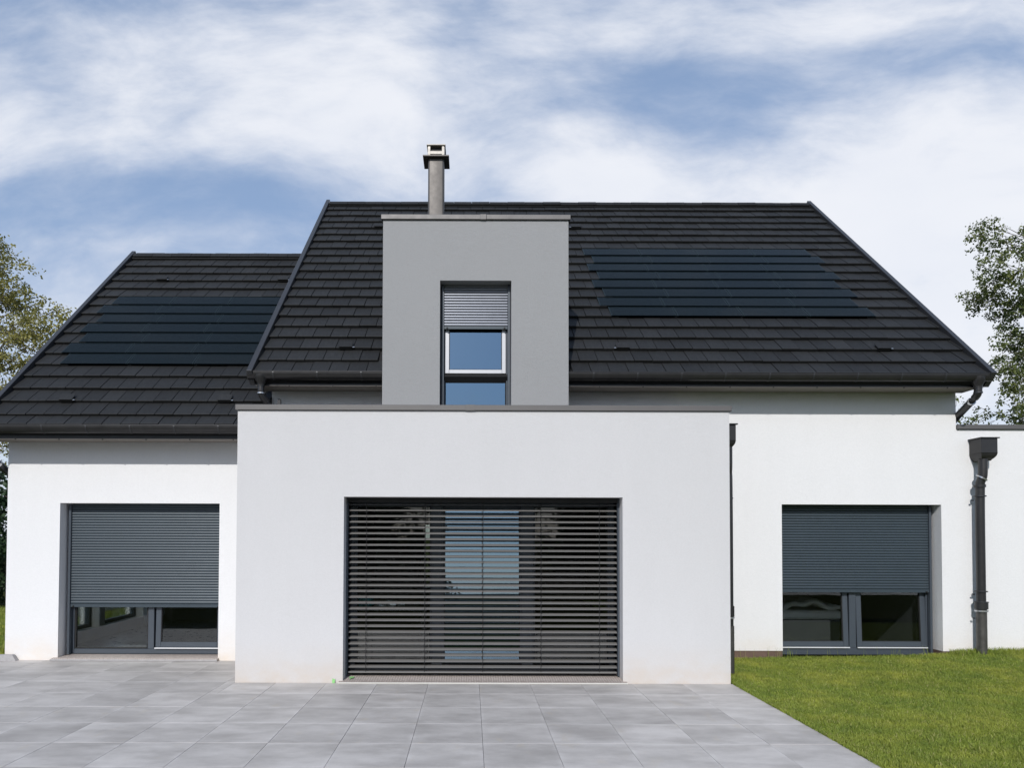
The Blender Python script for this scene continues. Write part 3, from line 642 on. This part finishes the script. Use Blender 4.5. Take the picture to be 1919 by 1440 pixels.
# rows run k=0 at the eave; solar rows 5..12
rdm, T0m, yrm, zrm = roof('m', 'main_roof', 'tall dark tiled roof over the main part', MXL, MXR, MY, MH, MS, .003, 20, 1.985 + TW / 2, (-9, 9),
    [(5, 12, lambda k: 1.985 if k % 2 == 0 else 2.11, lambda k: 6.015 if k % 2 == 0 else 6.14)], [in_dormer])
WXL, WXR, WY, WH = -6.575, -2.792, 8.970, 3.204; WS = 5.73
rdw, T0w, yrw, zrw = roof('w', 'left_wing_roof', 'lower dark tiled roof over the left wing', WXL, WXR, WY, WH, WS, -.072, 18, -6.15, (-9, 9),
    [(5, 11, lambda k: -6.275 if k % 2 == 0 else -6.15, lambda k: -2.9)], [])
TILES.sort(key=lambda q: q[0])
rest = {'m': (MB(), rdm), 'w': (MB(), rdw)}; cnt = 0
for d, key, rd, Mx_, w_, L in TILES:
    if cnt < 298:
        if w_ > TW - .002 and L is None: o = link('roof_tile', tile_me, rd)
        else: mb = MB(); tile_into(mb, w_, None, L); o = link('roof_tile', mb.mesh('cut_tile', 'tile'), rd)
        o.location = Mx_.translation; o.rotation_euler = Mx_.to_euler(); cnt += 1
    else: tile_into(rest[key][0], w_, Mx_, L)
for key, (mb, rd) in rest.items():
    if mb.v: mb.build('upper_tiles', 'tile', rd, kind='stuff')
# ridge caps, verges, vents
def ridge(rd, xl, xr, yr, zr, L=.36):
    n = int(round((xr - xl) / L)); L = (xr - xl) / n
    pr = [(-.105, -.105), (-.115, -.088), (-.06, -.020), (-.03, -.002), (.03, -.002), (.06, -.020), (.115, -.088), (.105, -.105)]
    me = MB().extr([(y, z) for y, z in pr], .003, L - .003).mesh('ridge_cap', 'tile')
    for i in range(n):
        o = link('ridge_cap', me, rd, loc=(xl + i * L, yr, zr + .018 + random.uniform(-.003, .003)), rot=(random.uniform(-.01, .01), random.uniform(-.006, .006), 0))
ridge(rdm, MXL + .06, MXR - .06, yrm, zrm); ridge(rdw, WXL + .06, WXR, yrw, zrw)
def verge(rd, x0, x1, slen, T0): MB().bbox(x0, x1, -.02, slen, -.19, .038, .004, T0).build('verge_trim', 'verge', rd)
verge(rdm, MXL - .030, MXL + .042, MS + .09, T0m); verge(rdm, MXR - .042, MXR + .030, MS + .09, T0m); verge(rdw, WXL - .030, WXL + .042, WS + .09, T0w)
def vent(rd, x, s, y0, h0, side=1):
    T1 = Matrix.Translation(roof_pt(x, s, 0, y0, h0)) @ RUNX
    v = MB().box(-.085, .085, -.012, .09, -.02, .016, T1).build('roof_vent', 'rubber', rd)
    MB().bbox(-.095, .095, -.016, .13, .0165, .024, .002, T1).build('vent_hood', 'tile', v)
    MB().box(min(.097 * side, .125 * side), max(.097 * side, .125 * side), -.014, .004, .006, .013, T1).build('vent_glint', 'steel', v)  # small steel plate stands in for a glint beside the slot
for (x, s, sd_) in ((1.995, .003 + EX * 16, -1), (-1.75, .003 + EX * 16, 1), (2.13, .003 + EX * 2, -1), (5.78, .003 + EX * 2, 1), (-1.75, .003 + EX * 2, 1)): vent(rdm, x, s, MY, MH, sd_)
for (x, s) in ((-5.62, -.072 + EX * 14), (-3.42, -.072 + EX * 14), (-5.62, -.072 + EX * 2), (-3.42, -.072 + EX * 2)): vent(rdw, x, s, WY, WH)

# gutters
def gutter(x0, x1, y, z, label, cuts=()):
    r = .064; pr = []
    for i in range(11):
        a = math.pi * i / 10; pr.append((y + r - r * math.cos(a), z - .012 - r * 1.35 * math.sin(a)))
    outer = [(y - .004, z + .004), (y - .006, z - .006)] + pr[1:-1] + [(y + 2 * r, z + .02)]
    inner = [(yy + (.003 if yy < y + r else -.003), zz + .003) for yy, zz in reversed(outer)]
    go = MB().extr(outer + inner, x0, x1).build('gutter', 'gutter', house, True, label=label)
    lip = MB().tube([(x0, y - .003, z + .003), (x1, y - .003, z + .003)], .008, 8).build('gutter_bead', 'gutter', go, True)
    for xx in (x0, x1): MB().add([(xx, yy, zz) for yy, zz in outer], [tuple(range(len(outer)))]).build('gutter_end', 'gutter', go)
    me = MB().extr([(yy + (-.004 if yy < y + r else .001), zz - .004) for yy, zz in outer] + [(yy, zz + .0025) for yy, zz in reversed(outer)], 0, .02).mesh('gutter_bracket', 'verge', True)
    xx = x0 + .34
    while xx < x1 - .1:
        if not any(a < xx < b_ for a, b_ in cuts): link('gutter_bracket', me, go, loc=(xx, 0, 0))
        xx += .585
    return go
gutter(-2.975, DX0 - .002, 8.970, 3.925, 'dark half-round gutter left of the dormer')
gutter(DX1 + .002, 6.955, 8.970, 3.925, 'dark half-round gutter right of the dormer')
gutter(-6.62, XBL - .001 + .0, 8.970, 3.200, 'dark half-round gutter along the left wing eaves')
for (a, b_, zz, zt) in ((-2.89, DX0 - .003, 3.765, 3.93), (DX1 + .003, 6.90, 3.765, 3.93), (-6.56, -2.795, 3.035, 3.215)):
    f_ = MB().bbox(a, b_, 9.105, 9.13, zz, zt, .003).build('fascia', 'fascia', house)
    MB().box(a, b_, 9.108, YW - .002, zz + .010, zz + .022).build('soffit', 'soffit', house)
    MB().box(a, b_, 9.094, 9.1045, zz - .003, zz + .003).build('fascia_drip', 'chimney', f_)
    xx = a + .45
    sc = MB().bbox(-.008, .008, 9.088, 9.104, zz - .012, zz + .010, .002).mesh('fascia_clip', 'rubber')
    while xx < b_ - .1: link('fascia_clip', sc, f_, loc=(xx, 0, 0)); xx += .585

# downpipes
def chaikin(pts, it=2):
    pts = [Vector(q) for q in pts]
    for _ in range(it):
        o_ = [pts[0]]
        for a_, c_ in zip(pts, pts[1:]): o_ += [a_.lerp(c_, .25), a_.lerp(c_, .75)]
        pts = o_ + [pts[-1]]
    return pts
def pipe(name, pts, r, mat='gutter', label=None, rings=()):
    o = MB().tube(chaikin(pts), r, 18).build(name, mat, house, True, label=label)
    for (p0, p1, rr, mm) in rings: MB().tube([p0, p1], rr, 18).build('pipe_ring', mm, o, True)
    return o
def outlet(x, y, z, r, hgt, label, path, rings):
    o = pipe('downpipe', path, r, 'gutter', label, rings)
    MB().tube([(x, y, z + .06), (x, y, z), (x, y, z - hgt * .55), (x, y, z - hgt)], [.085, .08, r + .006, r + .005], 18).build('outlet_funnel', 'gutter', o, True)
outlet(-2.80, 9.035, 3.83, .043, .09, 'short dark downpipe elbow at the upper left gutter end',
    [(-2.80, 9.035, 3.76), (-2.80, 9.035, 3.645), (-2.785, 9.06, 3.60), (-2.70, 9.16, 3.47), (-2.675, 9.2, 3.40), (-2.675, 9.2, 3.15)],
    [((-2.80, 9.035, 3.655), (-2.80, 9.035, 3.640), .048, 'steel'), ((-2.752, 9.10, 3.548), (-2.745, 9.108, 3.537), .048, 'gutter'), ((-2.695, 9.166, 3.462), (-2.688, 9.175, 3.448), .049, 'steel')])
outlet(6.78, 9.035, 3.83, .048, .09, 'dark downpipe bending from the upper right gutter end to the wall corner',
    [(6.78, 9.035, 3.76), (6.78, 9.035, 3.675), (6.785, 9.08, 3.635), (6.875, 9.66, 3.40), (6.885, 9.75, 3.34), (6.885, 9.75, 3.15)],
    [((6.78, 9.035, 3.69), (6.78, 9.035, 3.672), .054, 'verge'), ((6.80, 9.175, 3.597), (6.803, 9.20, 3.587), .053, 'steel')])
outlet(-6.64, 9.035, 3.11, .048, .08, 'dark downpipe bend behind the left corner of the house',
    [(-6.64, 9.035, 3.04), (-6.64, 9.035, 2.97), (-6.63, 9.10, 2.93), (-6.54, 9.64, 2.62), (-6.54, 9.70, 2.55), (-6.54, 9.70, .0)],
    [((-6.575, 9.42, 2.745), (-6.57, 9.45, 2.73), .053, 'steel')])
# rainwater head and pipe on the right
def rainhead(cx, cy, ztop, w, d, label, pts, r, lowz, rings):
    o = pipe('downpipe', pts, r, 'gutter', label, rings)
    x0, x1, y0, y1 = cx - w / 2, cx + w / 2, cy - d / 2, cy + d / 2
    h = MB().bbox(x0, x1, y0, y1, ztop - .20, ztop, .004)
    a = [(x0, y0), (x1, y0), (x1, y1), (x0, y1)]; lv = [(1, ztop - .2), (.93, ztop - .235), (.78, ztop - .265), (.62, ztop - .285), (.58, ztop - .30)]
    vs = [(cx + (q[0] - cx) * f_, y1 + (q[1] - y1) * (.35 + .65 * f_), z_) for f_, z_ in lv for q in a]; fs = []
    for i in range(len(lv) - 1):
        for k in range(4): fs.append((i * 4 + k, i * 4 + (k + 1) % 4, i * 4 + 4 + (k + 1) % 4, i * 4 + 4 + k))
    fs.append(tuple(range(len(vs) - 4, len(vs)))); h.add(vs, fs)
    h.bbox(x0 - .02, x1 + .02, y0 - .02, y1, ztop + .0005, ztop + .016, .003)
    h.build('rainwater_head', 'gutter', o)
    MB().tube([(pts[-1][0], pts[-1][1], lowz), (pts[-1][0], pts[-1][1], -.05)], r + .008, 18).build('standpipe', 'castpipe', o, True)
px_, py_ = 7.045, 9.385
rainhead(7.105, 9.385, 3.105, .225, .225, 'dark round downpipe with boxy rainwater head on the right wall',
    [(7.075, 9.36, 2.83), (7.075, 9.36, 2.60), (7.06, 9.37, 2.545), (px_, py_, 2.49), (px_, py_, .80)], .056, .82,
    [((7.068, 9.365, 2.575), (7.060, 9.370, 2.560), .075, 'steel'), ((px_, py_, 2.475), (px_, py_, 2.44), .073, 'gutter'), ((px_, py_, 2.325), (px_, py_, 2.31), .077, 'verge'),
     ((px_, py_, 1.01), (px_, py_, .995), .077, 'verge'), ((px_, py_, .85), (px_, py_, .76), .080, 'gutter'), ((px_, py_, .862), (px_, py_, .850), .086, 'verge'), ((px_, py_, .745), (px_, py_, .725), .082, 'steel')])
for zz in (2.25, .95, .62): MB().bbox(px_ - .088, px_ - .06, py_ + .03, py_ + .05, zz, zz + .018, .003).build('pipe_bracket', 'verge', house)
rainhead(3.215, 8.60, 3.150, .225, .225, 'dark downpipe mostly hidden behind the right edge of the front block',
    [(3.255, 8.57, 2.88), (3.255, 8.57, 2.62), (3.262, 8.6, 2.56), (3.268, 8.6, 2.48), (3.268, 8.6, .60)], .055, .62,
    [((3.268, 8.6, 2.24), (3.268, 8.6, 2.225), .061, 'verge'), ((3.268, 8.6, .87), (3.268, 8.6, .74), .066, 'gutter'), ((3.268, 8.6, .735), (3.268, 8.6, .715), .068, 'steel')])
MB().add([(-2.685, 9.30, 3.13), (-2.605, 9.30, 3.13), (-2.615, 9.30, 3.625), (-2.655, 9.30, 3.625), (-2.685, 9.34, 3.13), (-2.605, 9.34, 3.13), (-2.615, 9.34, 3.625), (-2.655, 9.34, 3.625)],
    [(0, 1, 2, 3), (7, 6, 5, 4), (0, 4, 5, 1), (1, 5, 6, 2), (2, 6, 7, 3), (3, 7, 4, 0)]).build('flat_roof_fin', 'fascia', house)

# chimney
CX, CY = -.580, 11.2
ch = MB(); hw = .132
prc = []
for sx, sy in ((1, -1), (1, 1), (-1, 1), (-1, -1)):
    for k in range(5):
        a = {(1, -1): -90, (1, 1): 0, (-1, 1): 90, (-1, -1): 180}[sx, sy] + k * 22.5
        prc.append((CX + sx * (hw - .035) + .035 * math.cos(math.radians(a)), CY + sy * (hw - .035) + .035 * math.sin(math.radians(a))))
n = len(prc); ch.add([(x, y, 5.6) for x, y in prc] + [(x, y, 7.985) for x, y in prc], [(i, (i + 1) % n, n + (i + 1) % n, n + i) for i in range(n)])
ch = ch.build('chimney', 'chimney', house, True, label='slim grey metal chimney with plate and cap behind the dormer')
MB().bbox(CX - .215, CX + .215, CY - .20, CY + .20, 7.987, 8.010, .004).build('chimney_plate', 'chimney', ch)
cpz = 8.011; ck = MB()
ck.bbox(CX - .13, CX + .13, CY - .13, CY + .13, cpz, cpz + .02, .003)
for sx in (-1, 1):
    for sy in (-1, 1): ck.bbox(CX + sx * .115 - .02, CX + sx * .115 + .02, CY + sy * .115 - .02, CY + sy * .115 + .02, cpz + .0205, cpz + .185, .003)
ck.bbox(CX - .137, CX + .137, CY - .137, CY - .128, cpz + .045, cpz + .095, .002).bbox(CX - .137, CX + .137, CY + .128, CY + .137, cpz + .045, cpz + .095, .002)
ck.bbox(CX - .140, CX - .131, CY - .127, CY + .127, cpz + .03, cpz + .175, .002).bbox(CX + .131, CX + .140, CY - .127, CY + .127, cpz + .03, cpz + .175, .002)
ck.bbox(CX - .155, CX + .155, CY - .155, CY + .155, cpz + .1855, cpz + .203, .004)
ck.build('chimney_cap', 'chimtop', ch)
MB().box(CX - .09, CX + .09, CY - .09, CY + .09, cpz + .021, cpz + .18).build('flue_core', 'rubber', ch)

# ------------------------------------------------------------------ loose things
def single(o, label, cat, group=None):
    o['label'] = label; o['category'] = cat
    if group: o['group'] = group
st = MB(); T2 = Matrix.Translation((-6.47, 9.43, 0)) @ Matrix.Rotation(.05, 4, 'Z')
st.add([T2 @ Vector(q) for q in [(-.35, -.07, .001), (.20, -.02, .001), (.20, .05, .001), (-.35, .06, .001), (-.32, -.055, .075), (.145, -.008, .085), (.145, .045, .085), (-.32, .05, .085)]],
    [(3, 2, 1, 0), (4, 5, 6, 7), (0, 1, 5, 4), (1, 2, 6, 5), (2, 3, 7, 6), (3, 0, 4, 7)])
single(st.build('paving_stone', 'stone'), 'rough grey stone block lying on the paving at the left house corner', 'stone')
gt = MB(); gt.add([(-1.625, 8.055, .004), (-1.592, 8.050, .003), (-1.588, 8.066, .050), (-1.606, 8.069, .042), (-1.612, 8.068, .054), (-1.624, 8.068, .052)], [(0, 1, 2, 3, 4, 5)])
single(gt.build('tape_scrap', 'green'), 'small upright scrap of green tape stuck at the foot of the block wall', 'tape', 'green tape scraps by the front window')
gt = MB(); gt.add([(-1.45, 8.18, .045), (-1.42, 8.165, .043), (-1.43, 8.14, .041), (-1.425, 8.10, .036), (-1.41, 8.14, .044), (-1.385, 8.16, .046), (-1.385, 8.20, .050), (-1.44, 8.205, .050)], [(0, 1, 2, 3, 4, 5, 6, 7)])
single(gt.build('tape_scrap', 'green'), 'torn green tape scrap lying on the threshold at the left end of the blind', 'tape', 'green tape scraps by the front window')
# bed in the right-hand room
bd = thing('bed', (5.05, 11.3, .042), 'pale bed with rumpled cover seen through the right window', 'bed')
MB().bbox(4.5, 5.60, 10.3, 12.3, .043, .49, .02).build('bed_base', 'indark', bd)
MB().bbox(4.48, 5.62, 10.28, 12.28, .50, .63, .03).build('mattress', 'cloth', bd)
nq = 26; qx = np.linspace(4.47, 5.62, nq); qy = np.linspace(10.30, 12.3, nq); QX, QY = np.meshgrid(qx, qy)
qz = .72 + .06 * np.sin(QX * 5 + 1) * np.cos(QY * 3) + .03 * np.sin(QX * 17 + QY * 11) + .10 * np.exp(-((QX - 5.0) ** 2 + (QY - 11) ** 2) / .15)
ii, jj = np.meshgrid(np.arange(nq - 1), np.arange(nq - 1)); q0 = (jj * nq + ii).ravel()
dv = bigmesh('duvet', np.stack([QX.ravel(), QY.ravel(), qz.ravel()], 1), np.stack([q0, q0 + 1, q0 + nq + 1, q0 + nq], 1), 'cloth')
dv.polygons.foreach_set('use_smooth', [True] * len(dv.polygons)); du = link('duvet', dv, bd); md = du.modifiers.new('thickness', 'SOLIDIFY'); md.thickness = .06
# table with wrapped things on it behind the blind
tb = thing('table', (-1.10, 8.95, .035), 'dark table standing indoors behind the left part of the blind', 'table')
MB().bbox(-1.56, -.55, 8.64, 9.25, .79, .82, .004).build('tabletop', 'inwall', tb)
lg = MB().bbox(-.025, .025, -.025, .025, 0, .75, .003).mesh('leg', 'indark')
for lx_, ly_ in ((-1.52, 8.69), (-.60, 8.69), (-1.52, 9.20), (-.60, 9.20)): link('leg', lg, tb, loc=(lx_ , ly_, .038))
def crumple(name, mat, cx, cy, cz, rx, ry, rz, seed):
    rr_ = random.Random(seed); mb = MB(); vs = []
    nu, nv = 16, 9
    for j in range(nv):
        ph = math.pi * (j + .5) / nv
        for i in range(nu):
            th = 2 * math.pi * i / nu; k_ = rr_.uniform(.72, 1.15)
            vs.append((cx + rx * k_ * math.cos(th) * math.sin(ph), cy + ry * k_ * math.sin(th) * math.sin(ph), cz + max(-rz * .8, rz * k_ * math.cos(ph))))
    fs = [(j * nu + i, j * nu + (i + 1) % nu, (j + 1) * nu + (i + 1) % nu, (j + 1) * nu + i) for j in range(nv - 1) for i in range(nu)]
    fs += [tuple(range(nu)), tuple(range(nu * nv - 1, nu * nv - nu - 1, -1))]
    return mb.add(vs, fs).build(name, mat)
MT['teal'] = simple('teal_plastic', (.05, .30, .34), .25, 0, .3, 20); MT['foil'] = simple('shiny_clear_wrap', (.62, .64, .66), .15, .6, .3, 20)
single(crumple('plastic_bag', 'teal', -1.38, 8.80, .890, .14, .09, .085, 3), 'crumpled teal plastic bag on the table behind the blind', 'bag')
single(crumple('plastic_wrap', 'foil', -1.02, 8.76, .862, .19, .09, .052, 5), 'crumpled shiny clear wrap on the table behind the blind', 'wrapping')
pt = thing('house_plant', (-1.06, 16.6, .035), 'tall thin house plant standing before the added daylight slit', 'plant')
MB().tube([(-1.06, 16.6, .036), (-1.06, 16.6, .34)], [.11, .15], 14).build('pot', 'inwall', pt, True)
# curtain in the left room, curb outside its side glazing
cu = MB(); cvs = []; nn = 60
for i in range(nn + 1):
    x = -4.40 + 1.3 * i / nn; yv = 12.2 + .05 * math.sin(i * .9) + .02 * math.sin(i * 2.3); cvs += [(x, yv, .05), (x, yv, 2.5)]
cu.add(cvs, [(2 * i, 2 * i + 2, 2 * i + 3, 2 * i + 1) for i in range(nn)])
single(cu.build('curtain', 'inwall'), 'grey curtain hanging in the room behind the left window', 'curtain')
MB().bbox(-8.6, -8.45, 13.2, 19, -.06, .26, .01).build('garden_curb', 'curb')
bpy.data.objects['garden_curb']['label'] = 'low pale curb outside, seen through the left window'; bpy.data.objects['garden_curb']['category'] = 'curb'

# ------------------------------------------------------------------ grass
def blades(n, xs, ys, zf, h0, h1, w0, w1, lean=.55):
    base = np.stack([xs, ys, zf], 1); th = RNG.uniform(0, 2 * np.pi, n); h = RNG.uniform(h0, h1, n); w = RNG.uniform(w0, w1, n)
    side = np.stack([np.cos(th), np.sin(th), np.zeros(n)], 1) * w[:, None] / 2
    la = RNG.uniform(0, 2 * np.pi, n); lm = RNG.uniform(.05, lean, n) * h
    ld = np.stack([np.cos(la), np.sin(la), np.zeros(n)], 1)
    mid = base + ld * (lm * .35)[:, None] + np.array([0, 0, 1]) * (h * .6)[:, None]; tip = base + ld * lm[:, None] + np.array([0, 0, 1]) * (h * (1 - .25 * lm / h))[:, None]
    V = np.stack([base - side, base + side, mid + side * .8, mid - side * .8, tip], 1).reshape(-1, 3)
    i = np.arange(n)[:, None] * 5
    F = np.concatenate([i + [0, 1, 2], i + [0, 2, 3], i + [3, 2, 4]], 1).reshape(-1, 3)
    return V, F
def scatter(n, x0, x1, y0, y1, power=1.0):
    y = y0 + (y1 - y0) * RNG.random(n); x = x0 + (x1 - x0) * RNG.random(n); return x, y
VS = []; FS = []; off = 0
def addb(V, F):
    global off
    VS.append(V); FS.append(F + off); off += len(V)
x, y = scatter(620000, 3.116, 8.4, 4.6, 9.47); k = (x < .83 * y + .45) ; x, y = x[k], y[k]
hn = .8 + .35 * np.sin(x * 3.1 + np.sin(y * 2.7) * 2) * np.sin(y * 3.9 + 1)
keep = RNG.random(len(x)) < np.clip(.62 + .25 * hn, 0, 1); x, y = x[keep], y[keep]
x_edge = (x < 3.15); V, F = blades(len(x), x, y, lawn_z(x, y), .022, .050, .0035, .0065, .9); addb(V, F)
n = 5200; x = RNG.uniform(3.12, 8.3, n); y = YW - .02 - np.abs(RNG.normal(0, .05, n)); V, F = blades(n, x, y, lawn_z(x, y), .03, .07, .004, .007, .7); addb(V, F)
n = 2600; x = RNG.uniform(6.65, 8.3, n); y = YW - .02 - np.abs(RNG.normal(0, .08, n)); V, F = blades(n, x, y, lawn_z(x, y), .05, .12, .004, .007, .7); addb(V, F)
nc = 170; cx_ = RNG.uniform(3.15, 8, nc); cy_ = RNG.uniform(4.8, 9.3, nc); kk = RNG.integers(0, nc, 9000); cr_ = RNG.uniform(.03, .12, nc)
x = cx_[kk] + RNG.normal(0, 1, 9000) * cr_[kk]; y = cy_[kk] + RNG.normal(0, 1, 9000) * cr_[kk]; ok_ = (x > 3.115) & (y < 9.47); x, y = x[ok_], y[ok_]
V, F = blades(len(x), x, y, lawn_z(x, y), .045, .078, .0035, .006, .8); addb(V, F)
n = 2600; x = RNG.uniform(3.098, 3.125, n); y = RNG.uniform(4.8, 8.05, n); V, F = blades(n, x, y, np.full(n, -.004), .02, .045, .003, .006, 1.1); addb(V, F)
# seed stalks by the wall
n = 60; x = np.concatenate([RNG.normal(4.38, .06, 20), RNG.uniform(3.4, 6.5, 40)]); y = YW - .03 - RNG.random(n) * .08; V, F = blades(n, x, y, lawn_z(x, y), .12, .22, .003, .004, .3); addb(V, F)
gr = link('lawn_grass', bigmesh('lawn_grass', np.concatenate(VS), np.concatenate(FS), 'grass'), kind='stuff')
gr['label'] = 'mown green lawn with yellowish patches right of the paving'; gr['category'] = 'grass'
VS = []; FS = []; off = 0
x, y = scatter(130000, -13.5, -6.60, 9.0, 17); k = x < -6.62; k &= (y > 9.52) | (x < -7.1); x, y = x[k], y[k]
x2 = RNG.uniform(-7.4, -6.6, 6000); y2 = RNG.uniform(9.56, 12, 6000)
V, F = blades(len(x), x, y, np.full(len(x), -.06), .05, .11, .006, .012, .8); addb(V, F)
gl_ = link('side_grass', bigmesh('side_grass', np.concatenate(VS), np.concatenate(FS), 'grass'), kind='stuff')
gl_['label'] = 'longer sunlit grass beyond the left corner of the house'; gl_['category'] = 'grass'

# ------------------------------------------------------------------ trees
def leaves(centres, n_each, spread, size, droop=.5):
    """leaf quads (kite shaped) strung along drooping twigs round each centre"""
    C = np.repeat(np.array(centres), n_each, 0); n = len(C)
    tw = np.repeat(RNG.normal(0, 1, (len(centres), 3)), n_each, 0); tw[:, 2] = -np.abs(tw[:, 2]) * droop - .15
    tw /= np.linalg.norm(tw, axis=1)[:, None]
    P = C + tw * (RNG.random(n)[:, None] - .3) * spread * 2.2 + RNG.normal(0, spread * .28, (n, 3))
    a = RNG.normal(0, 1, (n, 3)); a[:, 2] -= .5; a /= np.linalg.norm(a, axis=1)[:, None]
    b_ = np.cross(a, RNG.normal(0, 1, (n, 3))); b_ /= np.linalg.norm(b_, axis=1)[:, None]
    s_ = size * RNG.uniform(.6, 1.25, n)[:, None]
    V = np.stack([P, P + a * s_ * .45 + b_ * s_ * .36, P + a * s_, P + a * s_ * .45 - b_ * s_ * .36], 1).reshape(-1, 3)
    return V, np.arange(n * 4).reshape(-1, 4)
def tree(name, label, base, trunk_top, blobs, leafmat_, size, twigs, per, spread, cat='tree', trunk_r=.16, group=None):
    t_ = thing(name, base, label, cat, group)
    bx, by, bz = base; tt = Vector(trunk_top); b0 = Vector(base)
    mb = MB(); pts = [b0.lerp(tt, i / 6) + Vector((random.uniform(-.08, .08), random.uniform(-.08, .08), 0)) * (i > 0) for i in range(7)]
    mb.tube(pts, [trunk_r * (1 - .85 * i / 6) for i in range(7)], 9)
    cs = []
    for (x, y, z, r) in blobs:
        c = Vector((x, y, z))
        # limb leaves the trunk below its clump
        tpar = min(.95, max(.15, (z - 1.2 - bz) / max(.1, tt.z - bz)));
        src = b0.lerp(tt, tpar)
        L_ = (c - src).length; mid_ = [src.lerp(c, q_) + Vector((random.uniform(-.06, .06) * L_, random.uniform(-.06, .06) * L_, .10 * L_ * math.sin(q_ * math.pi))) for q_ in (.25, .5, .75)]; mb.tube([src, *mid_, c], [trunk_r * .17, trunk_r * .12, trunk_r * .08, trunk_r * .05, .005], 5)
        for q in range(max(2, int(twigs * (r / .8) ** 2))):
            d = Vector((random.gauss(0, 1), random.gauss(0, 1), random.gauss(0, 1))).normalized() * r * random.random() ** .45
            e = c + Vector((d.x, d.y, d.z * .95)); cs.append(e)
            if random.random() < .55: mb.tube([c + d * .15, c + d * .6 + Vector((0, 0, .05)), e], [.009, .006, .003], 4, False)
    mb.build('trunk', 'bark', t_, True)
    V, F = leaves([tuple(c) for c in cs], per, spread, size)
    link('crown', bigmesh('crown', V, F, leafmat_), t_)
    return t_
def P(px, py, y): return ((px - 881) / 1273 * y, y, EYE + (1008 - py) / 1273 * y)     # where a thing at depth y stands
def blobs(lst, y, dy=.9):
    r_ = []
    for (px, py, r) in lst:
        yy = y + random.uniform(-dy, dy); x, _, z = P(px, py, yy); r_.append((x, yy, z, r / 1273 * yy))
    return r_
tree('birch_tree', 'olive-green birch tree rising behind the left wing roof', (-15.6, 20, -.06), (-14.4, 20, 9.6),
     blobs([(0, 500, 42), (-20, 470, 30), (18, 560, 46), (-30, 560, 60), (48, 600, 34), (78, 590, 30), (100, 590, 16), (88, 620, 26), (30, 640, 55), (-20, 660, 60), (60, 680, 48), (96, 650, 22), (20, 720, 55), (-40, 740, 70), (60, 740, 50), (-60, 640, 60), (-60, 520, 50), (10, 790, 70), (-30, 850, 60), (-5, 458, 10), (5, 476, 16), (34, 530, 20), (68, 570, 18)], 20),
     'leaf_olive', .085, 22, 52, .27)
tree('birch_tree', 'tall airy green birch tree at the right edge behind the annex', (19.2, 20.9, -.06), (18.3, 20.9, 12.5),
     blobs([(1852, 412, 20), (1842, 440, 20), (1828, 432, 8), (1868, 420, 16), (1864, 455, 22), (1885, 420, 12), (1900, 455, 22), (1880, 480, 22), (1850, 480, 16), (1915, 500, 30), (1872, 520, 34), (1840, 515, 24), (1812, 555, 12), (1828, 555, 22), (1850, 560, 28), (1880, 570, 36), (1910, 570, 40), (1940, 540, 50), (1950, 620, 60),
            (1895, 620, 26), (1915, 650, 34), (1884, 650, 18), (1872, 665, 14), (1895, 690, 30), (1870, 685, 14), (1915, 720, 34), (1900, 760, 26), (1918, 790, 30), (1950, 700, 60), (1950, 780, 60), (1940, 450, 40), (1960, 860, 60)], 20.5),
     'leaf_green', .078, 40, 36, .17)
tree('young_tree', 'small loose-leaved tree showing above the annex coping', (15.6, 21.5, -.06), (15.3, 21.5, 5.6),
     blobs([(1800, 762, 16), (1812, 780, 16), (1835, 775, 18), (1850, 765, 16), (1868, 785, 18), (1830, 800, 24), (1860, 805, 24), (1800, 800, 20), (1795, 745, 10), (1880, 770, 10)], 21.5),
     'leaf_green', .08, 17, 24, .17, trunk_r=.09)
tree('dark_bush', 'dense dark green bush beyond the left corner of the house', (-12.6, 16.4, -.06), (-12.5, 16.4, 2.4),
     [(-13.6 + random.random() * 2.8, 16.6 + random.uniform(-.6, 1.0), z, .62) for z in (.5, .9, 1.2, 1.6, 1.9, 2.3, 2.6, 3.0, 3.4) for _ in range(4)],
     'leaf_dark', .13, 20, 26, .22, 'bush', .10)
V, F = leaves([(-1.06 + random.uniform(-.09, .09), 16.6 + random.uniform(-.1, .1), .6 + i * .06) for i in range(14)], 5, .07, .12)
link('foliage', bigmesh('foliage', V, F, 'leaf_dark'), pt)
# garden trees behind the camera (they darken the outer panes' reflections)
for (bx, cat, lb) in ((-3.9, 'a', 'leafy garden tree opposite the left end of the front block'), (-8.3, 'b', 'leafy garden tree opposite the left wing window'), (5.0, 'c', 'leafy garden tree opposite the right edge of the front block'), (12.0, 'd', 'leafy garden tree opposite the annex and its downpipe')):
    tree('garden_tree', lb, (bx, -15, -.06), (bx, -15, 6.5),
         [(bx + random.uniform(-1.7, 1.7), -15 + random.uniform(-1, 1), z, 1.15) for z in (1.0, 1.8, 2.6, 3.4, 4.2, 5.0, 5.8, 6.6, 7.4) for _ in range(3)] + ([(-1.5, -15, z, .75) for z in (.6, 1.2, 1.8)] if cat == 'a' else []),  # low clump on the first tree added to darken the middle pane's reflection
         'leaf_dark', .22, 14, 22, .35, 'tree', .15, 'garden trees opposite the house')
